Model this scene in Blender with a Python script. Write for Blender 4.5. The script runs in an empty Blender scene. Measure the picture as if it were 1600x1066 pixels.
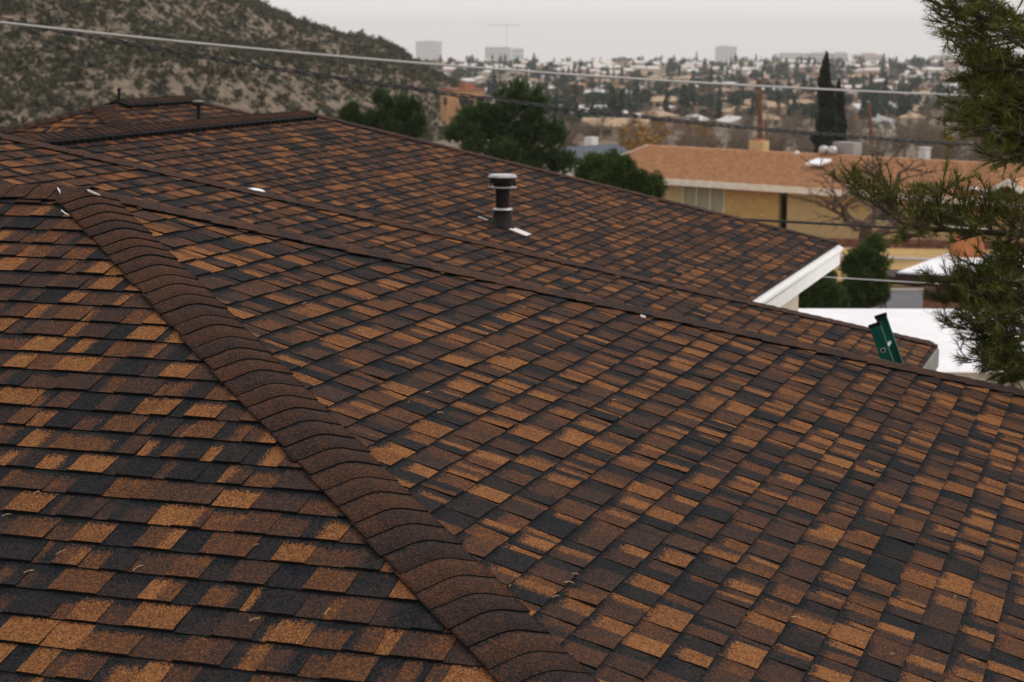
import bpy, math, random
import numpy as np
from mathutils import Vector, Matrix

random.seed(7); RNG = np.random.default_rng(7)
SC = bpy.context.scene
COL = SC.collection

# ------------------------------------------------------------------ camera
CAM = np.array([5.1321, -8.5165, 0.7917])
FPX, YAW, PITCH, ROLL = 2997.6, 0.3213, 0.1592, 0.0027          # focal length in pixels of the 1600 px wide photograph
AR = np.array([math.cos(YAW), math.sin(YAW), 0.0])              # level axis to the right
AH = np.array([-math.sin(YAW), math.cos(YAW), 0.0])             # level axis straight ahead
_F = AH * math.cos(PITCH) + np.array([0, 0, -math.sin(PITCH)])
_U = AH * math.sin(PITCH) + np.array([0, 0, math.cos(PITCH)])
_R2 = AR * math.cos(ROLL) + _U * math.sin(ROLL)
_U2 = _U * math.cos(ROLL) - AR * math.sin(ROLL)
cd = bpy.data.cameras.new('camera'); cam = bpy.data.objects.new('camera', cd); COL.objects.link(cam)
cd.sensor_width = 36.0; cd.lens = 36.0 * FPX / 1600.0
cd.clip_start = 0.1; cd.clip_end = 30000
cd.dof.use_dof = True; cd.dof.focus_distance = 8.0; cd.dof.aperture_fstop = 5.2
cam.matrix_world = Matrix(((_R2[0], _U2[0], -_F[0], CAM[0]), (_R2[1], _U2[1], -_F[1], CAM[1]), (_R2[2], _U2[2], -_F[2], CAM[2]), (0, 0, 0, 1)))
SC.camera = cam

# ------------------------------------------------------------------ sky, sun, exposure
SUN_EL, SUN_AZ = 48.0, 68.0     # azimuth measured from +y (ahead of the house) towards +x
wd = bpy.data.worlds.new('World'); SC.world = wd; wd.use_nodes = True
wn = wd.node_tree.nodes; wl = wd.node_tree.links; wn.clear()
sky = wn.new('ShaderNodeTexSky'); sky.sky_type = 'NISHITA'; sky.sun_disc = False
sky.sun_elevation = math.radians(SUN_EL); sky.sun_rotation = math.radians(SUN_AZ)
sky.air_density = 1.0; sky.dust_density = 6.0; sky.ozone_density = 1.0; sky.altitude = 1200
hs = wn.new('ShaderNodeHueSaturation'); hs.inputs['Saturation'].default_value = 0.10
b1 = wn.new('ShaderNodeBackground'); b1.inputs['Strength'].default_value = 0.09
b2 = wn.new('ShaderNodeBackground'); b2.inputs['Color'].default_value = (0.88, 0.84, 0.83, 1); b2.inputs['Strength'].default_value = 1.0
mx = wn.new('ShaderNodeMixShader'); mx.inputs[0].default_value = 0.88
wo = wn.new('ShaderNodeOutputWorld')
wl.new(sky.outputs[0], hs.inputs['Color']); wl.new(hs.outputs[0], b1.inputs['Color'])
wl.new(b1.outputs[0], mx.inputs[1]); wl.new(b2.outputs[0], mx.inputs[2]); wl.new(mx.outputs[0], wo.inputs[0])
sd = bpy.data.lights.new('sun', 'SUN'); sd.energy = 1.3; sd.angle = math.radians(25); sd.color = (1.0, 0.95, 0.88)
sun = bpy.data.objects.new('sun', sd); COL.objects.link(sun)
_el, _az = math.radians(SUN_EL), math.radians(SUN_AZ)
sun.rotation_euler = Vector((-math.sin(_az) * math.cos(_el), -math.cos(_az) * math.cos(_el), -math.sin(_el))).to_track_quat('-Z', 'Y').to_euler()
SC.view_settings.view_transform = 'Standard'; SC.view_settings.look = 'None'
SC.view_settings.exposure = 0.12; SC.view_settings.gamma = 1.0; SC.view_settings.use_curve_mapping = False
SC.render.engine = 'CYCLES'
SC.cycles.use_denoising = True
SC.cycles.max_bounces = 12; SC.cycles.volume_bounces = 10; SC.cycles.diffuse_bounces = 3; SC.cycles.transparent_max_bounces = 8
SC.cycles.caustics_reflective = False; SC.cycles.caustics_refractive = False

# ------------------------------------------------------------------ helpers: places
HV = [(-9500, 5.4), (0, 5.6), (25, 5.8), (45, 7.6), (60, 8.9), (75, 9.6), (100, 11.3), (122, 12.4), (160, 13.6), (300, 17.8), (420, 20.7),
      (600, 23.6), (880, 25.8), (1150, 26.1), (1450, 25.6), (1560, 26.6), (2500, 62.0), (4000, 88.0), (9000, 155.0)]
_hv = np.array(HV)
def drop(v): return float(np.interp(v, _hv[:, 0], _hv[:, 1]))           # how far the ground lies below the camera
def gz(v): return CAM[2] - drop(v)
def W(u, v, z=None):
    p = CAM + AR * u + AH * v
    p[2] = gz(v) if z is None else z
    return p
def ray(px, py): return _F + _R2 * ((px - 800) / FPX) - _U2 * ((py - 533) / FPX)
def at(px, py, v):
    d = ray(px, py); return CAM + d * (v / float(d @ AH))
def proj(P):
    d = np.asarray(P, float) - CAM; z = d @ _F
    return np.array([800 + FPX * (d @ _R2) / z, 533 - FPX * (d @ _U2) / z, z])
def ground_at(px, py):
    d = ray(px, py); k = -d[2] / float(d @ AH)
    lo, hi = 20.0, 1540.0
    for _ in range(50):
        m = (lo + hi) / 2
        if drop(m) / m > k: lo = m
        else: hi = m
    u = float(d @ AR) / float(d @ AH) * lo
    return u, lo

# ------------------------------------------------------------------ helpers: materials
def newmat(name):
    m = bpy.data.materials.new(name); m.use_nodes = True
    nt = m.node_tree; b = nt.nodes['Principled BSDF']; b.inputs['Specular IOR Level'].default_value = 0.25
    return m, nt, b
def mat(name, c, rough=0.8, var=0.25, scale=6.0, bump=0.0, metal=0.0, c2=None, detail=6.0, stretch=None):
    m, nt, b = newmat(name)
    b.inputs['Roughness'].default_value = rough; b.inputs['Metallic'].default_value = metal
    tc = nt.nodes.new('ShaderNodeTexCoord'); n = nt.nodes.new('ShaderNodeTexNoise')
    n.inputs['Scale'].default_value = scale; n.inputs['Detail'].default_value = detail; n.inputs['Roughness'].default_value = 0.65
    if stretch:
        mp = nt.nodes.new('ShaderNodeMapping'); mp.inputs['Scale'].default_value = stretch
        nt.links.new(tc.outputs['Object'], mp.inputs[0]); nt.links.new(mp.outputs[0], n.inputs['Vector'])
    else: nt.links.new(tc.outputs['Object'], n.inputs['Vector'])
    r = nt.nodes.new('ShaderNodeValToRGB')
    a = [max(0, x * (1 - var)) for x in c] if c2 is None else c2
    d = [min(1, x * (1 + var)) for x in c] if c2 is None else c
    r.color_ramp.elements[0].position = 0.32; r.color_ramp.elements[1].position = 0.68
    r.color_ramp.elements[0].color = (*a, 1); r.color_ramp.elements[1].color = (*d, 1)
    nt.links.new(n.outputs['Fac'], r.inputs[0]); nt.links.new(r.outputs[0], b.inputs['Base Color'])
    if bump:
        bp = nt.nodes.new('ShaderNodeBump'); bp.inputs['Strength'].default_value = 0.6; bp.inputs['Distance'].default_value = bump
        nt.links.new(n.outputs['Fac'], bp.inputs['Height']); nt.links.new(bp.outputs[0], b.inputs['Normal'])
    return m
def leafmat(name, dark, light, rough=0.7, trans=0.0):
    m, nt, b = newmat(name); b.inputs['Roughness'].default_value = rough
    g = nt.nodes.new('ShaderNodeNewGeometry'); tc = nt.nodes.new('ShaderNodeTexCoord')
    n = nt.nodes.new('ShaderNodeTexNoise'); n.inputs['Scale'].default_value = 1.2; n.inputs['Detail'].default_value = 2
    nt.links.new(tc.outputs['Object'], n.inputs['Vector'])
    a = nt.nodes.new('ShaderNodeMath'); a.operation = 'MULTIPLY_ADD'; a.inputs[1].default_value = 0.5
    nt.links.new(g.outputs['Random Per Island'], a.inputs[0]); 
    h = nt.nodes.new('ShaderNodeMath'); h.operation = 'MULTIPLY'; h.inputs[1].default_value = 0.6
    nt.links.new(n.outputs['Fac'], h.inputs[0]); nt.links.new(h.outputs[0], a.inputs[2])
    r = nt.nodes.new('ShaderNodeValToRGB')
    r.color_ramp.elements[0].position = 0.15; r.color_ramp.elements[1].position = 0.85
    r.color_ramp.elements[0].color = (*dark, 1); r.color_ramp.elements[1].color = (*light, 1)
    nt.links.new(a.outputs[0], r.inputs[0]); nt.links.new(r.outputs[0], b.inputs['Base Color'])
    return m

def shingle_material():
    m, nt, b = newmat('asphalt_granules'); N = nt.nodes.new; L = nt.links.new
    b.inputs['Roughness'].default_value = 0.85; b.inputs['Specular IOR Level'].default_value = 0.06
    def math_(op, x, y=None, z=None):
        q = N('ShaderNodeMath'); q.operation = op
        for i, v in enumerate((x, y, z)):
            if v is None: continue
            if isinstance(v, (int, float)): q.inputs[i].default_value = v
            else: L(v, q.inputs[i])
        return q.outputs[0]
    at_ = N('ShaderNodeAttribute'); at_.attribute_name = 'tone'
    sp = N('ShaderNodeSeparateColor'); L(at_.outputs['Color'], sp.inputs[0])
    tA, tB, split, band = sp.outputs[0], sp.outputs[1], sp.outputs[2], at_.outputs['Alpha']
    uv = N('ShaderNodeUVMap'); uv.uv_map = 'tab'; su = N('ShaderNodeSeparateXYZ'); L(uv.outputs[0], su.inputs[0])
    tc = N('ShaderNodeTexCoord')
    def noise(scale, det=3):
        n = N('ShaderNodeTexNoise'); n.inputs['Scale'].default_value = scale; n.inputs['Detail'].default_value = det
        n.inputs['Roughness'].default_value = 0.7; L(tc.outputs['Object'], n.inputs['Vector']); return n.outputs['Fac']
    def vor(scale):
        n = N('ShaderNodeTexVoronoi'); n.inputs['Scale'].default_value = scale; L(tc.outputs['Object'], n.inputs['Vector'])
        s = N('ShaderNodeSeparateColor'); L(n.outputs['Color'], s.inputs[0]); return n.outputs['Distance'], s.outputs[0], s.outputs[1]
    nb = noise(45.0, 4); nl = noise(1.3, 3)
    d1, r1, q1 = vor(260.0); d2, r2, q2 = vor(150.0)
    # colour change across the tab: a fairly straight, grainy boundary
    uu = math_('ADD', math_('ADD', su.outputs[0], math_('MULTIPLY', math_('SUBTRACT', nb, 0.5), 0.12)), math_('MULTIPLY', math_('SUBTRACT', q1, 0.5), 0.22))
    fac = N('ShaderNodeMapRange'); fac.interpolation_type = 'SMOOTHSTEP'; L(math_('SUBTRACT', uu, split), fac.inputs['Value'])
    fac.inputs['From Min'].default_value = -0.04; fac.inputs['From Max'].default_value = 0.04
    t = math_('ADD', tA, math_('MULTIPLY', math_('SUBTRACT', tB, tA), fac.outputs[0]))
    # dark granule band printed along the head of the tab
    vv = math_('ADD', math_('ADD', su.outputs[1], math_('MULTIPLY', math_('SUBTRACT', nb, 0.5), 0.24)), math_('MULTIPLY', math_('SUBTRACT', q2, 0.5), 0.26))
    bf = N('ShaderNodeMapRange'); bf.interpolation_type = 'SMOOTHSTEP'
    L(math_('SUBTRACT', vv, math_('SUBTRACT', 1.0, band)), bf.inputs['Value'])
    bf.inputs['From Min'].default_value = -0.07; bf.inputs['From Max'].default_value = 0.07
    t = math_('MULTIPLY', t, math_('SUBTRACT', 1.0, math_('MULTIPLY', bf.outputs[0], 0.78)))
    g = math_('ADD', math_('MULTIPLY', math_('SUBTRACT', r1, 0.5), 0.54), math_('MULTIPLY', math_('SUBTRACT', r2, 0.5), 0.24))
    t = math_('ADD', math_('ADD', t, g), math_('ADD', math_('MULTIPLY', math_('SUBTRACT', nl, 0.5), 0.12), math_('MULTIPLY', math_('SUBTRACT', noise(14.0, 3), 0.5), 0.16)))
    r = N('ShaderNodeValToRGB'); cr = r.color_ramp
    stops = [(0.00, (0.006, 0.0085, 0.011)), (0.20, (0.0165, 0.0215, 0.025)), (0.38, (0.037, 0.0245, 0.021)), (0.56, (0.068, 0.0345, 0.0245)),
             (0.74, (0.140, 0.055, 0.0185)), (0.92, (0.215, 0.084, 0.026)), (1.0, (0.30, 0.14, 0.055))]
    cr.elements[0].position = stops[0][0]; cr.elements[0].color = (*stops[0][1], 1)
    cr.elements[1].position = stops[-1][0]; cr.elements[1].color = (*stops[-1][1], 1)
    for p, c in stops[1:-1]:
        e_ = cr.elements.new(p); e_.color = (*c, 1)
    L(t, r.inputs[0]); L(r.outputs[0], b.inputs['Base Color'])
    bp = N('ShaderNodeBump'); bp.inputs['Strength'].default_value = 0.55; bp.inputs['Distance'].default_value = 0.0025
    L(math_('ADD', d1, d2), bp.inputs['Height']); L(bp.outputs[0], b.inputs['Normal'])
    return m

M = {}
M['shingle'] = shingle_material()
M['edge'] = mat('asphalt_cut_edge', (0.004, 0.0035, 0.0035), 1.0, 0.4, 60)
M['deck'] = mat('underlayment', (0.02, 0.018, 0.017), 0.9, 0.3, 8)
M['felt'] = mat('roof_far_side_granules', (0.09, 0.055, 0.04), 0.9, 0.5, 14, 0.004)
M['blackplastic'] = mat('black_plastic', (0.006, 0.006, 0.007), 0.85, 0.3, 20)
M['whitewood'] = mat('white_painted_board', (0.80, 0.80, 0.79), 0.5, 0.05, 3, 0.001)
M['greywood'] = mat('grey_painted_board', (0.23, 0.23, 0.21), 0.6, 0.2, 6, 0.002)
M['stucco'] = mat('cream_stucco', (0.52, 0.44, 0.34), 0.9, 0.1, 3, 0.004)
M['pipe'] = mat('dark_brown_pipe_paint', (0.008, 0.005, 0.0055), 0.6, 0.35, 9)
M['galv'] = mat('galvanised_metal', (0.50, 0.48, 0.48), 0.42, 0.25, 14, metal=0.5)
M['flash'] = mat('bare_flashing', (0.70, 0.66, 0.65), 0.5, 0.12, 20)
M['sealant'] = mat('white_sealant', (0.75, 0.76, 0.78), 0.6, 0.1, 40)
M['dome'] = mat('white_acrylic', (0.85, 0.86, 0.9), 0.25, 0.03, 4)
M['green'] = mat('green_fibreglass', (0.004, 0.095, 0.075), 0.40, 0.3, 6)
M['alu'] = mat('aluminium', (0.72, 0.73, 0.74), 0.35, 0.08, 20, metal=0.7)
M['straw'] = mat('dry_needle', (0.42, 0.26, 0.12), 0.8, 0.3, 30)
M['bark'] = mat('bark', (0.085, 0.062, 0.048), 0.95, 0.4, 20, 0.01)
M['twig'] = mat('grey_bare_twigs', (0.20, 0.155, 0.118), 0.95, 0.3, 2)
M['twigred'] = mat('red_brown_twigs', (0.085, 0.055, 0.042), 0.95, 0.35, 2)
M['needle'] = leafmat('pine_needles', (0.007, 0.018, 0.004), (0.165, 0.19, 0.024))
M['pinemid'] = leafmat('bushy_pine_needles', (0.005, 0.018, 0.007), (0.080, 0.135, 0.036))
M['juniper'] = leafmat('juniper_scale_leaves', (0.007, 0.022, 0.007), (0.095, 0.15, 0.030))
M['cypress'] = leafmat('cypress_leaves', (0.003, 0.007, 0.004), (0.014, 0.024, 0.013))
M['evergreen'] = leafmat('evergreen_leaves', (0.008, 0.024, 0.014), (0.036, 0.074, 0.040))
M['conifer'] = leafmat('conifer_needles', (0.007, 0.024, 0.020), (0.030, 0.064, 0.048))
M['olive'] = leafmat('olive_leaves', (0.03, 0.035, 0.014), (0.10, 0.10, 0.04))
M['yellow'] = leafmat('yellow_leaves', (0.16, 0.075, 0.018), (0.36, 0.20, 0.045))
M['mistle'] = leafmat('mistletoe_leaves', (0.08, 0.06, 0.006), (0.26, 0.19, 0.02))
M['shrub'] = leafmat('desert_shrub_leaves', (0.008, 0.010, 0.003), (0.070, 0.068, 0.024))

# ------------------------------------------------------------------ helpers: meshes and objects
class MB:
    def __init__(s): s.v = []; s.f = []; s.m = []
    def add(s, vs, fs, mi=0):
        o = len(s.v); s.v += [tuple(map(float, p)) for p in vs]
        for f in fs: s.f.append(tuple(i + o for i in f)); s.m.append(mi)
    def hexa(s, p, mi=0):      # p[0..3] bottom loop, p[4..7] top loop
        s.add(p, [(3, 2, 1, 0), (4, 5, 6, 7), (0, 1, 5, 4), (1, 2, 6, 5), (2, 3, 7, 6), (3, 0, 4, 7)], mi)
    def box(s, c, ax, ay, az, mi=0):  # centre and half axes
        c, ax, ay, az = (np.asarray(q, float) for q in (c, ax, ay, az))
        s.hexa([c - ax - ay - az, c + ax - ay - az, c + ax + ay - az, c - ax + ay - az,
                c - ax - ay + az, c + ax - ay + az, c + ax + ay + az, c - ax + ay + az], mi)
    def tube(s, pts, rad, n=8, mi=0, caps=True):
        pts = [np.asarray(p, float) for p in pts]
        if isinstance(rad, (int, float)): rad = [rad] * len(pts)
        rings = []
        for i, p in enumerate(pts):
            t = pts[min(i + 1, len(pts) - 1)] - pts[max(i - 1, 0)]; t = t / (np.linalg.norm(t) + 1e-12)
            a = np.cross(t, [0, 0, 1.0]) if abs(t[2]) < 0.9 else np.cross(t, [1.0, 0, 0]); a /= np.linalg.norm(a); b_ = np.cross(t, a)
            rings.append([p + rad[i] * (a * math.cos(2 * math.pi * k / n) + b_ * math.sin(2 * math.pi * k / n)) for k in range(n)])
        vs = [q for r_ in rings for q in r_]; fs = []
        for i in range(len(pts) - 1):
            for k in range(n): fs.append((i * n + k, i * n + (k + 1) % n, (i + 1) * n + (k + 1) % n, (i + 1) * n + k))
        if caps: fs += [tuple(range(n))[::-1], tuple((len(pts) - 1) * n + k for k in range(n))]
        s.add(vs, fs, mi)
    def lathe(s, c, prof, n=24, mi=0, cap=True):
        c = np.asarray(c, float); vs = []
        for r_, z in prof:
            for k in range(n): vs.append(c + np.array([r_ * math.cos(2 * math.pi * k / n), r_ * math.sin(2 * math.pi * k / n), z]))
        fs = [(i * n + k, i * n + (k + 1) % n, (i + 1) * n + (k + 1) % n, (i + 1) * n + k) for i in range(len(prof) - 1) for k in range(n)]
        if cap: fs += [tuple(range(n))[::-1], tuple((len(prof) - 1) * n + k for k in range(n))]
        s.add(vs, fs, mi)
    def mesh(s, name, mats, off=(0, 0, 0), smooth=False):
        me = bpy.data.meshes.new(name); o = np.asarray(off, float)
        me.from_pydata([tuple(np.asarray(p) - o) for p in s.v], [], s.f)
        for q in mats: me.materials.append(q)
        me.polygons.foreach_set('material_index', s.m)
        if smooth: me.polygons.foreach_set('use_smooth', [True] * len(s.f))
        me.update(); return me
    def build(s, name, mats, parent=None, smooth=False):
        if not isinstance(mats, (list, tuple)): mats = [mats]
        off = parent_off(parent)
        return link(name, s.mesh(name, mats, off, smooth), parent)
_off = {}
def parent_off(p): return np.zeros(3) if p is None else _off[p.name]
def link(name, me, parent=None):
    o = bpy.data.objects.new(name, me); COL.objects.link(o)
    if parent is not None: o.parent = parent; _off[o.name] = _off[parent.name]
    else: _off[o.name] = np.zeros(3)
    return o
def tag(o, label=None, cat=None, group=None, kind=None):
    if label: o['label'] = label
    if cat: o['category'] = cat
    if group: o['group'] = group
    if kind: o['kind'] = kind
    return o
def thing(name, label, cat, loc=(0, 0, 0), group=None):
    o = bpy.data.objects.new(name, None); COL.objects.link(o); o.location = tuple(map(float, loc)); o.empty_display_size = 0.2
    _off[o.name] = np.asarray(loc, float); return tag(o, label, cat, group)
def tri_mesh(name, V, F, mats, mi=None, parent=None):
    me = bpy.data.meshes.new(name); me.from_pydata(np.asarray(V).reshape(-1, 3).tolist(), [], F if isinstance(F, list) else F.tolist())
    for q in mats: me.materials.append(q)
    if mi is not None: me.polygons.foreach_set('material_index', np.asarray(mi, dtype=np.int32))
    me.update(); return me
def unit(v): v = np.asarray(v, float); return v / np.linalg.norm(v)

# ================================================================== SETTING: ground, hill, road, paths
def grid_obj(name, us, vs, zf, m, kind='structure'):
    V = [W(u, v, zf(u, v)) for v in vs for u in us]; n = len(us)
    F = [(j * n + i, j * n + i + 1, (j + 1) * n + i + 1, (j + 1) * n + i) for j in range(len(vs) - 1) for i in range(n - 1)]
    me = tri_mesh(name, V, F, [m]); me.polygons.foreach_set('use_smooth', [True] * len(F)); o = link(name, me); tag(o, kind=kind); return o

def ground_material():
    m, nt, b = newmat('dry_ground'); N = nt.nodes.new; L = nt.links.new; b.inputs['Roughness'].default_value = 1.0
    tc = N('ShaderNodeTexCoord')
    def noise(s, d=5):
        n = N('ShaderNodeTexNoise'); n.inputs['Scale'].default_value = s; n.inputs['Detail'].default_value = d; n.inputs['Roughness'].default_value = 0.65
        L(tc.outputs['Object'], n.inputs['Vector']); return n.outputs['Fac']
    def ramp(src, stops):
        r = N('ShaderNodeValToRGB'); cr = r.color_ramp
        cr.elements[0].position, cr.elements[1].position = stops[0][0], stops[-1][0]
        cr.elements[0].color, cr.elements[1].color = (*stops[0][1], 1), (*stops[-1][1], 1)
        for p, c in stops[1:-1]: cr.elements.new(p).color = (*c, 1)
        L(src, r.inputs[0]); return r.outputs[0]
    big = ramp(noise(0.03, 6), [(0.3, (0.07, 0.065, 0.045)), (0.45, (0.16, 0.13, 0.095)), (0.58, (0.23, 0.18, 0.13)), (0.75, (0.12, 0.115, 0.105))])
    fine = ramp(noise(1.6, 6), [(0.3, (0.55, 0.5, 0.42)), (0.7, (1.0, 1.0, 1.0))])
    mm = N('ShaderNodeMix'); mm.data_type = 'RGBA'; mm.blend_type = 'MULTIPLY'; mm.inputs[0].default_value = 0.7
    L(big, mm.inputs[6]); L(fine, mm.inputs[7]); L(mm.outputs[2], b.inputs['Base Color'])
    return m
M['ground'] = ground_material()
M['lawn'] = mat('dry_yellow_lawn', (0.40, 0.26, 0.10), 1.0, 0.25, 2.5, 0.02)
M['asphaltroad'] = mat('road_asphalt', (0.115, 0.115, 0.125), 0.95, 0.15, 3)
M['concrete'] = mat('pale_concrete', (0.40, 0.37, 0.34), 0.9, 0.12, 2)
us = sorted(set(list(np.linspace(-60, 60, 31)) + [s * (60 * 1.18 ** k) for k in range(1, 31) for s in (-1, 1)]))
vs = sorted(set([h[0] for h in HV] + list(np.arange(-40, 160, 10.0)) + list(np.geomspace(165, 8500, 40)) + [-8000, -3000, -1000, -300, -100]))
grid_obj('ground', us, vs, lambda u, v: gz(v), M['ground'])

def hill_z(u, v):
    d = math.hypot(u + 150, 0.5 * (v - 420))
    z = 46 - 0.41 * math.sqrt(d * d + 90) - 0.008 * max(0.0, d - 118) ** 2 + 1.6 * math.sin(u * 0.09 + v * 0.021) + 1.1 * math.sin(u * 0.23 - v * 0.05 + 1) + 0.12 * math.sin(u * 0.6 + v * 0.31)
    return z
def hill_material():
    m, nt, b = newmat('stony_desert_soil'); N = nt.nodes.new; L = nt.links.new; b.inputs['Roughness'].default_value = 1.0
    tc = N('ShaderNodeTexCoord'); n = N('ShaderNodeTexNoise'); n.inputs['Scale'].default_value = 0.9; n.inputs['Detail'].default_value = 10; n.inputs['Roughness'].default_value = 0.75
    L(tc.outputs['Object'], n.inputs['Vector'])
    r = N('ShaderNodeValToRGB'); cr = r.color_ramp
    cr.elements[0].position = 0.33; cr.elements[0].color = (0.085, 0.062, 0.046, 1); cr.elements[1].position = 0.72; cr.elements[1].color = (0.42, 0.34, 0.26, 1)
    cr.elements.new(0.52).color = (0.22, 0.168, 0.122, 1)
    L(n.outputs['Fac'], r.inputs[0]); L(r.outputs[0], b.inputs['Base Color'])
    bp = N('ShaderNodeBump'); bp.inputs['Distance'].default_value = 0.8; bp.inputs['Strength'].default_value = 0.8
    L(n.outputs['Fac'], bp.inputs['Height']); L(bp.outputs[0], b.inputs['Normal'])
    return m
grid_obj('hill', np.arange(-330, 61, 5.0), np.arange(150, 701, 6.0), lambda u, v: max(hill_z(u, v), gz(v) - 6), hill_material())

def shrub_field():
    V = []; F = []; 
    n = 0
    pts = []
    while len(pts) < 16000:
        px = RNG.uniform(-90, 900); v = 165 + 340 * RNG.random() ** 0.8
        u = (px - 800) / FPX * v
        z = hill_z(u, v)
        if z < gz(v) - 0.3: continue
        c = math.sin(u * 0.21 + v * 0.11) + math.sin(u * 0.083 - v * 0.05 + 2)
        if RNG.random() < 0.22 - 0.10 * c: continue
        pts.append((u, v, z))
    nbig = 0
    while nbig < 70:        # a few taller bushes low on the left
        px = RNG.uniform(-60, 150); v = RNG.uniform(215, 330); u = (px - 800) / FPX * v; pts.append((u, v, hill_z(u, v) + 0.001)); nbig += 1
    npt = len(pts)
    for ii, (u, v, z) in enumerate(pts):
        s = RNG.uniform(1.1, 1.9) if ii >= npt - 70 else RNG.uniform(0.35, 0.85) if RNG.random() < 0.85 else RNG.uniform(0.85, 1.45)
        c = W(u, v, z - 0.18)
        k = 22
        P = RNG.normal(size=(k, 3)) * np.array([0.36, 0.36, 0.28]) * s + c + np.array([0, 0, 0.38 * s])
        A = RNG.normal(size=(k, 3)) * 0.25 * s; B = RNG.normal(size=(k, 3)) * 0.25 * s; B[:, 2] = np.abs(B[:, 2])
        T = np.stack([P - A, P + A, P + B], 1).reshape(-1, 3)
        V.append(T); F.append(np.arange(3 * k).reshape(-1, 3) + n); n += 3 * k
    me = tri_mesh('desert_scrub', np.concatenate(V), np.concatenate(F), [M['shrub']])
    o = link('desert_scrub', me); tag(o, 'low grey green desert scrub covering the stony hillside', 'scrub', kind='stuff')
shrub_field()

def sheet(name, quad, m, dz, label=None):
    """a draped sheet between four (u, v) corners, cut along depth so that it follows the ground"""
    (a, b, c, d) = quad; n = 24; V = []; F = []
    for j in range(n + 1):
        t = j / n
        for p, q in ((a, d), (b, c)):
            u, v = p[0] + (q[0] - p[0]) * t, p[1] + (q[1] - p[1]) * t
            V.append(W(u, v, gz(v) + dz))
    for j in range(n): F.append((2 * j, 2 * j + 1, 2 * j + 3, 2 * j + 2))
    o = link(name, tri_mesh(name, V, F, [m])); tag(o, label, kind='structure'); return o
sheet('lawn', [(-2, 72), (45, 72), (45, 106), (-2, 117)], M['lawn'], 0.06, 'dry yellow front lawn before the tan roofed house')
sheet('lawn', [(9.0, 52), (45, 52), (45, 58.5), (9.0, 58.5)], M['lawn'], 0.06, 'dry grass strip beside the road')
sheet('road', [(6, 60.5), (60, 60.5), (60, 69.5), (6, 69.5)], M['asphaltroad'], 0.05)
def kerb(v, d):
    b = MB(); b.box(W(33, v, gz(v) + 0.03), AR * 27, AH * 0.09, np.array([0, 0, 0.10])); o = b.build('kerb', M['concrete']); tag(o, kind='structure')
kerb(60.4, 1); kerb(69.6, 1)
sheet('sidewalk', [(6, 58.6), (60, 58.6), (60, 60.2), (6, 60.2)], M['concrete'], 0.07)
sheet('path', [(12, 97), (13.5, 98), (40, 74.5), (38.5, 73)], M['concrete'], 0.09)

# ================================================================== THE SHINGLED HOUSE
TP, TL, EXP = 0.3339, 0.3691, 0.143
CP, CL = 1 / math.sqrt(1 + TP * TP), 1 / math.sqrt(1 + TL * TL)
G = TP / TL
GRD = -4.75
house = thing('house', 'house under overlapping brown, charcoal and orange shingled hip roofs filling the foreground', 'house', (0, 0, GRD))

def clip(poly, n, d):       # keep n.p <= d
    out = []
    for i in range(len(poly)):
        a, b = poly[i], poly[(i + 1) % len(poly)]
        da, db = n[0] * a[0] + n[1] * a[1] - d, n[0] * b[0] + n[1] * b[1] - d
        if da <= 0: out.append(a)
        if da * db < 0:
            t = da / (da - db); out.append((a[0] + (b[0] - a[0]) * t, a[1] + (b[1] - a[1]) * t))
    return out
def halfplanes(poly):       # convex polygon in (u, s), any order
    A = sum(poly[i][0] * poly[(i + 1) % len(poly)][1] - poly[(i + 1) % len(poly)][0] * poly[i][1] for i in range(len(poly)))
    if A < 0: poly = poly[::-1]
    hp = []
    for i in range(len(poly)):
        a, b = poly[i], poly[(i + 1) % len(poly)]; n = (b[1] - a[1], -(b[0] - a[0])); l = math.hypot(*n)
        if l < 1e-9: continue
        n = (n[0] / l, n[1] / l); hp.append((n, n[0] * a[0] + n[1] * a[1]))
    return hp
def area(p): return abs(sum(p[i][0] * p[(i + 1) % len(p)][1] - p[(i + 1) % len(p)][0] * p[i][1] for i in range(len(p)))) / 2

class Plane:
    def __init__(s, O, U, S):
        s.O = np.asarray(O, float); s.U = unit(U); s.S = unit(S); s.N = np.cross(s.U, s.S)
        if s.N[2] < 0: s.N = -s.N
    def P(s, u, d, h=0): return s.O + s.U * u + s.S * d + s.N * h
    def to(s, p): q = np.asarray(p, float) - s.O; return float(q @ s.U), float(q @ s.S)

def pick_tone(prev):
    r = random.random()
    if r < 0.24: t = random.uniform(0.12, 0.25)
    elif r < 0.58: t = random.uniform(0.36, 0.50)
    elif r < 0.79: t = random.uniform(0.50, 0.64)
    else: t = random.uniform(0.72, 0.88)
    if prev is not None and abs(t - prev) < 0.1 and random.random() < 0.6: return pick_tone(None)
    return t

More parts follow.
